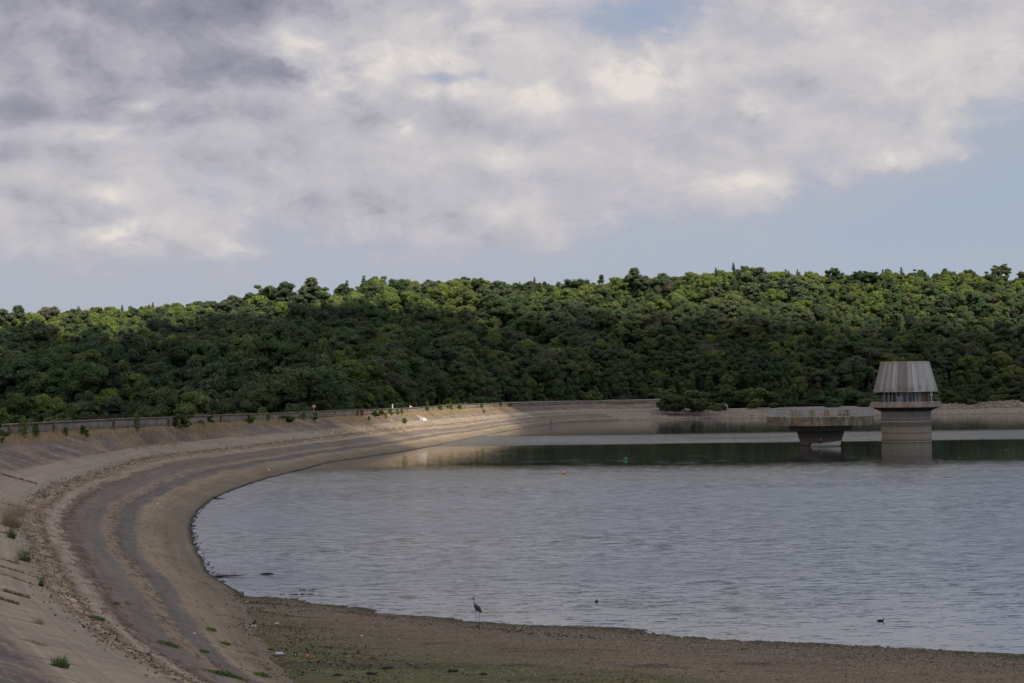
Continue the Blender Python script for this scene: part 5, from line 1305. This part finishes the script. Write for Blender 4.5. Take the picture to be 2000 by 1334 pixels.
for q in ((-.5, .1, .25), (.8, 0, .05), (.2, .1, .35), (-.2, 0, .2)): b.tube([(0, 0, .02), (q[0]*.5, q[1], q[2]*.6), q], [.04, .03, .012], 6)
b.build('wood', M['wood'], r)
# marker post far off
p, k = ruler(1076, 831); r = empty('marker_post', p); tag(r, 'thin dark post with a crosspiece standing in the far shallows', 'marker post')
b = MB(); b.tube([(0, 0, -1), (0, 0, 1.7)], .10, 6); b.build('post', M['stone_dark'], r); b = MB(); b.box((0, 0, .9), (.8, .12, .22)); b.build('crosspiece', M['stone_dark'], r)

# ------------------------------------------------------------------ signs, posts and the drain by the wall
def wall_point(px, off=-1.2):
    i = int(np.argmin(np.abs(pxT[i0:i1]-px)))+i0; q = Tc[i]+np.array([Tn[i, 0]*off, Tn[i, 1]*off, 0]); return Vector(q)
p = wall_point(624.5); k = p.y/F; r = empty('warning_sign', p); tag(r, 'small red and white sign on a post behind the wall', 'sign')
b = MB(); b.tube([(0, 0, -.2), (0, 0, 2.0)], .05, 8); b.build('post', M['steel'], r)
b = MB(); b.box((0, -.07, 1.83), (.62, .04, .48)); b.build('panel', M['red'], r, bevel=.01)
b = MB(); b.box((.06, -.10, 1.82), (.36, .02, .20)); b.build('white_patch', M['white'], r)
for px, h, w_, lab in ((776, 1.85, .20, 'tall slim white post behind the wall above the drain'), (809.5, 1.45, .20, 'shorter white post behind the wall right of the drain'), (918, 1.35, .22, 'small dark-topped post behind the far part of the wall')):
    p = wall_point(px, -1.0); r = empty('post', p); tag(r, lab, 'post'); b = MB(); b.box((0, 0, h/2), (w_, w_, h)); b.build('shaft', M['white'] if px < 900 else M['stone_dark'], r, bevel=.02)
    b = MB(); b.box((0, 0, h+.05), (w_+.05, w_+.05, .10)); b.build('cap', M['rust'], r)
    if px == 809.5: b = MB(); b.box((.3, 0, h-.25), (.42, .1, .12)); b.build('bracket', M['white'], r)
A = wall_point(781, .3); pts = []
q0 = on_dam(786, 805, (250, 420)); q1 = on_dam(812, 816, (250, 420)); q2 = on_dam(829, 822, (250, 420))
r = empty('drain_channel', q0); tag(r, 'white painted drain channel running down the slope from the wall', 'drain')
def seg(name, a, b2, w_, h, m_):
    b = MB(); b.tube([a-q0+Vector((0, 0, h*.4)), b2-q0+Vector((0, 0, h*.4))], [(w_/2, h/2)]*2, 4); return b.build(name, m_, r)
seg('pipe', q0, q2, .50, .80, M['white'])
b = MB(); c_ = q2-q0; b.box((c_.x-.3, c_.y, c_.z+.22), (1.5, .8, .45), .3); b.build('outlet_block', M['white'], r, bevel=.04)
b = MB(); b.box((c_.x-.55, c_.y-.45, c_.z+.20), (.3, .1, .22), .3); b.build('outlet_hole', M['black'], r)

# ------------------------------------------------------------------ litter and rocks on the shore
def ground_hit(px, py):
    d = ray(px, py); best = None
    for D in np.linspace(45, 95, 700):
        t_ = D/d.y; z = EYE+d.z*t_; x = d.x*t_
        if z <= beach_z(x, D) or z <= 0: return Vector((x, D, max(0, beach_z(x, D))))
    return Vector((d.x*60/d.y, 60, 0))
def prop(name, px, py, lab, cat, parts, group=None):
    p = ground_hit(px, py); r = empty(name, p, random.uniform(-.3, .3)); tag(r, lab, cat, group)
    for nm, b, mt, sm in parts: b.build(nm, M[mt], r, smooth=sm)
def B(fn): b = MB(); fn(b); return b
prop('plastic_bottle', 547, 1281, 'clear grey plastic bottle lying at the toe of the slope', 'bottle', [('bottle', B(lambda b: b.tube([(-.16, 0, .06), (-.14, 0, .06), (.05, .01, .065), (.10, .02, .06), (.14, .02, .06)], [.03, .06, .06, .035, .025], 12)), 'litter', True), ('cap', B(lambda b: b.tube([(.14, .02, .06), (.17, .02, .06)], [.03, .03], 10)), 'bluegrey', True)])
prop('plastic_bag', 600, 1283, 'crumpled bright red plastic scrap on the grass', 'litter', [('scrap', B(lambda b: b.ball((0, 0, .03), (.09, .05, .035), 9, 6, .45)), 'litter_red', False)])
prop('carton', 577, 1281, 'black object with a white patch left of the red scrap', 'litter', [('body', B(lambda b: b.box((0, 0, .06), (.09, .08, .13), .4, .8)), 'black', False), ('patch', B(lambda b: b.box((.01, -.05, .05), (.03, .02, .07), .4)), 'white', False)])
prop('broken_slab', 493, 1226, 'pale grey concrete slab fragment on the mud', 'slab', [('slab', B(lambda b: b.box((0, 0, .05), (.28, .16, .09), .1, .9, .02)), 'litter', False)])
prop('boot', 496, 1220, 'dark upright scrap standing on the grey slab', 'litter', [('scrap', B(lambda b: b.tube([(-.04, 0, .03), (.02, 0, .08), (.07, 0, .18)], [.04, .035, .04], 8)), 'black', True)])
prop('paper_scrap', 541, 1218, 'flat white scrap on the mud right of the grey slab', 'litter', [('scrap', B(lambda b: b.box((0, 0, .02), (.18, .1, .02), .3, .8, .03)), 'white', False)])
prop('paper_scrap', 482, 1176, 'white scrap among debris at the corner of dam and shore', 'litter', [('scrap', B(lambda b: b.box((0, 0, .03), (.16, .1, .04), .3, .8, .03)), 'litter', False)])
prop('paper_scrap', 788, 1211, 'small pink scrap on the shore between dam and heron', 'litter', [('scrap', B(lambda b: b.box((0, 0, .02), (.12, .06, .03), .2, .8, .02)), 'litter_red', False)])
prop('paper_scrap', 707, 1242, 'small white scrap in the middle of the mud', 'litter', [('scrap', B(lambda b: b.box((0, 0, .02), (.10, .06, .03), .2, .8, .02)), 'white', False)])
prop('boulder', 470, 1162, 'mossy block at the corner where dam meets shore', 'boulder', [('rock', B(lambda b: b.ball((0, 0, .06), (.16, .11, .10), 9, 7, .15)), 'stone_dark', False)])
for px, py, w_, lab in [(756, 1305, .17, 'large dark lump on the dark weed line below the middle of the mud'), (885, 1311, .16, 'dark lump right of the largest one on the weed line'), (725, 1316, .15, 'low dark lump near the bottom on the weed line'), (528, 1269, .14, 'brown clod beside the plastic bottle'), (1332, 1261, .06, 'small dark rock below the shoreline in the middle right'), (1206, 1262, .05, 'tiny dark rock on the gravel'), (1604, 1262, .10, 'dark rock at the waterline right of centre'), (1875, 1272, .09, 'dark rock at the waterline under the swimming bird'), (1971, 1279, .10, 'dark block at the waterline near the right edge'), (1343, 1243, .09, 'pair-topped dark rock on the shoreline, left one'), (1354, 1243, .09, 'dark rock on the shoreline touching its twin'), (1276, 1235, .06, 'small dark rock on the shoreline left of the twins'), (660, 1318, .12, 'dark clod at the bottom edge left of the lumps'), (1310, 1326, .10, 'dark clod at the green patch by the bottom edge'), (945, 1317, .12, 'low dark clod near the bottom right of the lumps')]:
    prop('rock', px, py+2, lab, 'rock', [('stone', B(lambda b: b.ball((0, 0, w_*.12), (w_*1.1, w_*.6, w_*.34), 11, 8, .38)), 'wood' if w_ > .1 else 'stone_dark', False)], 'dark rocks and clods on the shore')
# white scraps on the concrete
for px, py, lab in [(525, 919, 'white scrap on the concrete above the waterline'), (133, 936, 'white scrap on the berm'), (308, 985, 'white scrap lying mid-slope'), (48, 938, 'white scrap at the left on the pale concrete'), (380, 1242, 'white scrap on brown debris'), (137, 983, 'small white scrap on the brown debris band')]:
    p = on_dam(px, py, (30, 260)); k = p.y/F; b = MB(); b.box((0, 0, .05), (4.5*k, 2.5*k, 2*k), .3, .7, .3*k); o = b.build('litter_scrap', M['white']); o.location = p; tag(o, lab, 'litter', 'white scraps on the slope')
# dead stems in open joints at the left
for (xa, ya, xb, yb, n, lab) in [(2, 927, 71, 946, 240, 'dark line of dead weeds in an open joint, uppermost at the left edge'),
        (3, 984, 40, 992, 90, 'short line of dead weeds in the joint above the tall straw clump'), (2, 1040, 33, 1047, 90, 'short weedy joint just below the tall straw clump'),
        (1, 1093, 28, 1101, 90, 'short weedy joint beside the spiky tuft near the left edge'), (1, 1106, 74, 1130, 170, 'long thin weedy joint below the spiky tuft'),
        (1, 1122, 66, 1143, 150, 'faint weedy joint ending at the narrow green tuft')]:
    pa = on_dam(xa, ya, (50, 170)); pb = on_dam(xb, yb, (45, 160)); b = MB(); rs = random.Random(xa*7+ya); k = pa.y/100
    for i in range(n):
        q = pa.lerp(pb, rs.random()); z = dam_at(q.x, q.y); s = MB(); blades(s, 2, rs.uniform(.03, .16)*k, .05, .012*k, .5, rs); b.add([(v[0]+q.x-pa.x, v[1]+q.y-pa.y, v[2]+z-pa.z) for v in s.v], s.f)
    r = empty('joint_weeds', pa); tag(r, lab, 'weeds', 'weedy joints in the concrete'); o = b.build('stems', M['deadweed'], r); tones(o)

# ------------------------------------------------------------------ unseen cloud sheet added to shade the scene, with holes shaped for sun
m, t = mat('shade_cloud'); P = t.pos(); ZC = 700.0
gx, gy, _ = t.sep(t.vm('SUBTRACT', P, (S.x/S.z*(ZC-30), S.y/S.z*(ZC-30), 0)))
nb = t.noise(P, .006, 5, .6); nn = t.m('MULTIPLY', t.m('SUBTRACT', nb, .5), 130.0)
nc = t.noise(P, .03, 4, .6); n3 = t.m('MULTIPLY', t.m('SUBTRACT', nc, .5), 60.0)
# far edge: the ridge lies in sun
edge_y = t.m('ADD', 764.0, t.m('MULTIPLY', gx, .10))
edge_y = t.m('SUBTRACT', edge_y, t.map(gx, -20, -180, 0, 140))
far = t.map(t.m('ADD', t.m('ADD', gy, nn), n3), t.m('SUBTRACT', edge_y, 30), t.m('ADD', edge_y, 45))
# a break over the dam
ax_ = t.m('DIVIDE', t.m('SUBTRACT', gx, t.m('ADD', 4.0, t.m('MULTIPLY', t.m('SUBTRACT', gy, 374.0), .10))), 15.0); ay_ = t.m('DIVIDE', t.m('SUBTRACT', gy, 380.0), 85.0)
rr_ = t.m('SQRT', t.m('ADD', t.m('MULTIPLY', ax_, ax_), t.m('MULTIPLY', ay_, ay_)))
hole = t.map(t.m('ADD', rr_, t.m('MULTIPLY', t.m('SUBTRACT', t.noise(P, .06, 4, .6), .5), 1.2)), 1.40, .75, 0, .97)
open_ = t.m('MAXIMUM', far, hole)
tl = t.n.new('ShaderNodeBsdfTranslucent'); tl.inputs[0].default_value = (.88, .88, .90, 1)
df = t.n.new('ShaderNodeBsdfDiffuse'); df.inputs[0].default_value = (.8, .8, .82, 1)
m1 = t.n.new('ShaderNodeMixShader'); m1.inputs[0].default_value = .22; t.l.new(tl.outputs[0], m1.inputs[1]); t.l.new(df.outputs[0], m1.inputs[2])
tr = t.n.new('ShaderNodeBsdfTransparent'); mx = t.n.new('ShaderNodeMixShader'); t._in(mx.inputs[0], open_); t.l.new(m1.outputs[0], mx.inputs[1]); t.l.new(tr.outputs[0], mx.inputs[2]); t.out(mx.outputs[0])
cx_, cy_ = S.x/S.z*ZC, S.y/S.z*ZC
gxs = np.linspace(-620, 560, 40); gys = np.linspace(-200, 1050, 40); XX, YY = np.meshgrid(gxs, gys); ZZ = ZC+fbm(XX, YY, .006, 3, 81)*30
idx = np.arange(XX.size).reshape(XX.shape); Fq = np.stack([idx[:-1, :-1].ravel(), idx[:-1, 1:].ravel(), idx[1:, 1:].ravel(), idx[1:, :-1].ravel()], 1)
tag(mesh_np('shade_cloud', np.stack([XX.ravel()+cx_, YY.ravel()+cy_, ZZ.ravel()], 1), Fq, m, smooth=True), kind='structure')

# ------------------------------------------------------------------ render settings
scene.view_settings.view_transform = 'Standard'; scene.view_settings.look = 'None'; scene.view_settings.exposure = 0; scene.view_settings.gamma = 1
scene.cycles.max_bounces = 6; scene.cycles.diffuse_bounces = 3; scene.cycles.glossy_bounces = 3; scene.cycles.transparent_max_bounces = 6
scene.cycles.use_denoising = True; scene.render.film_transparent = False
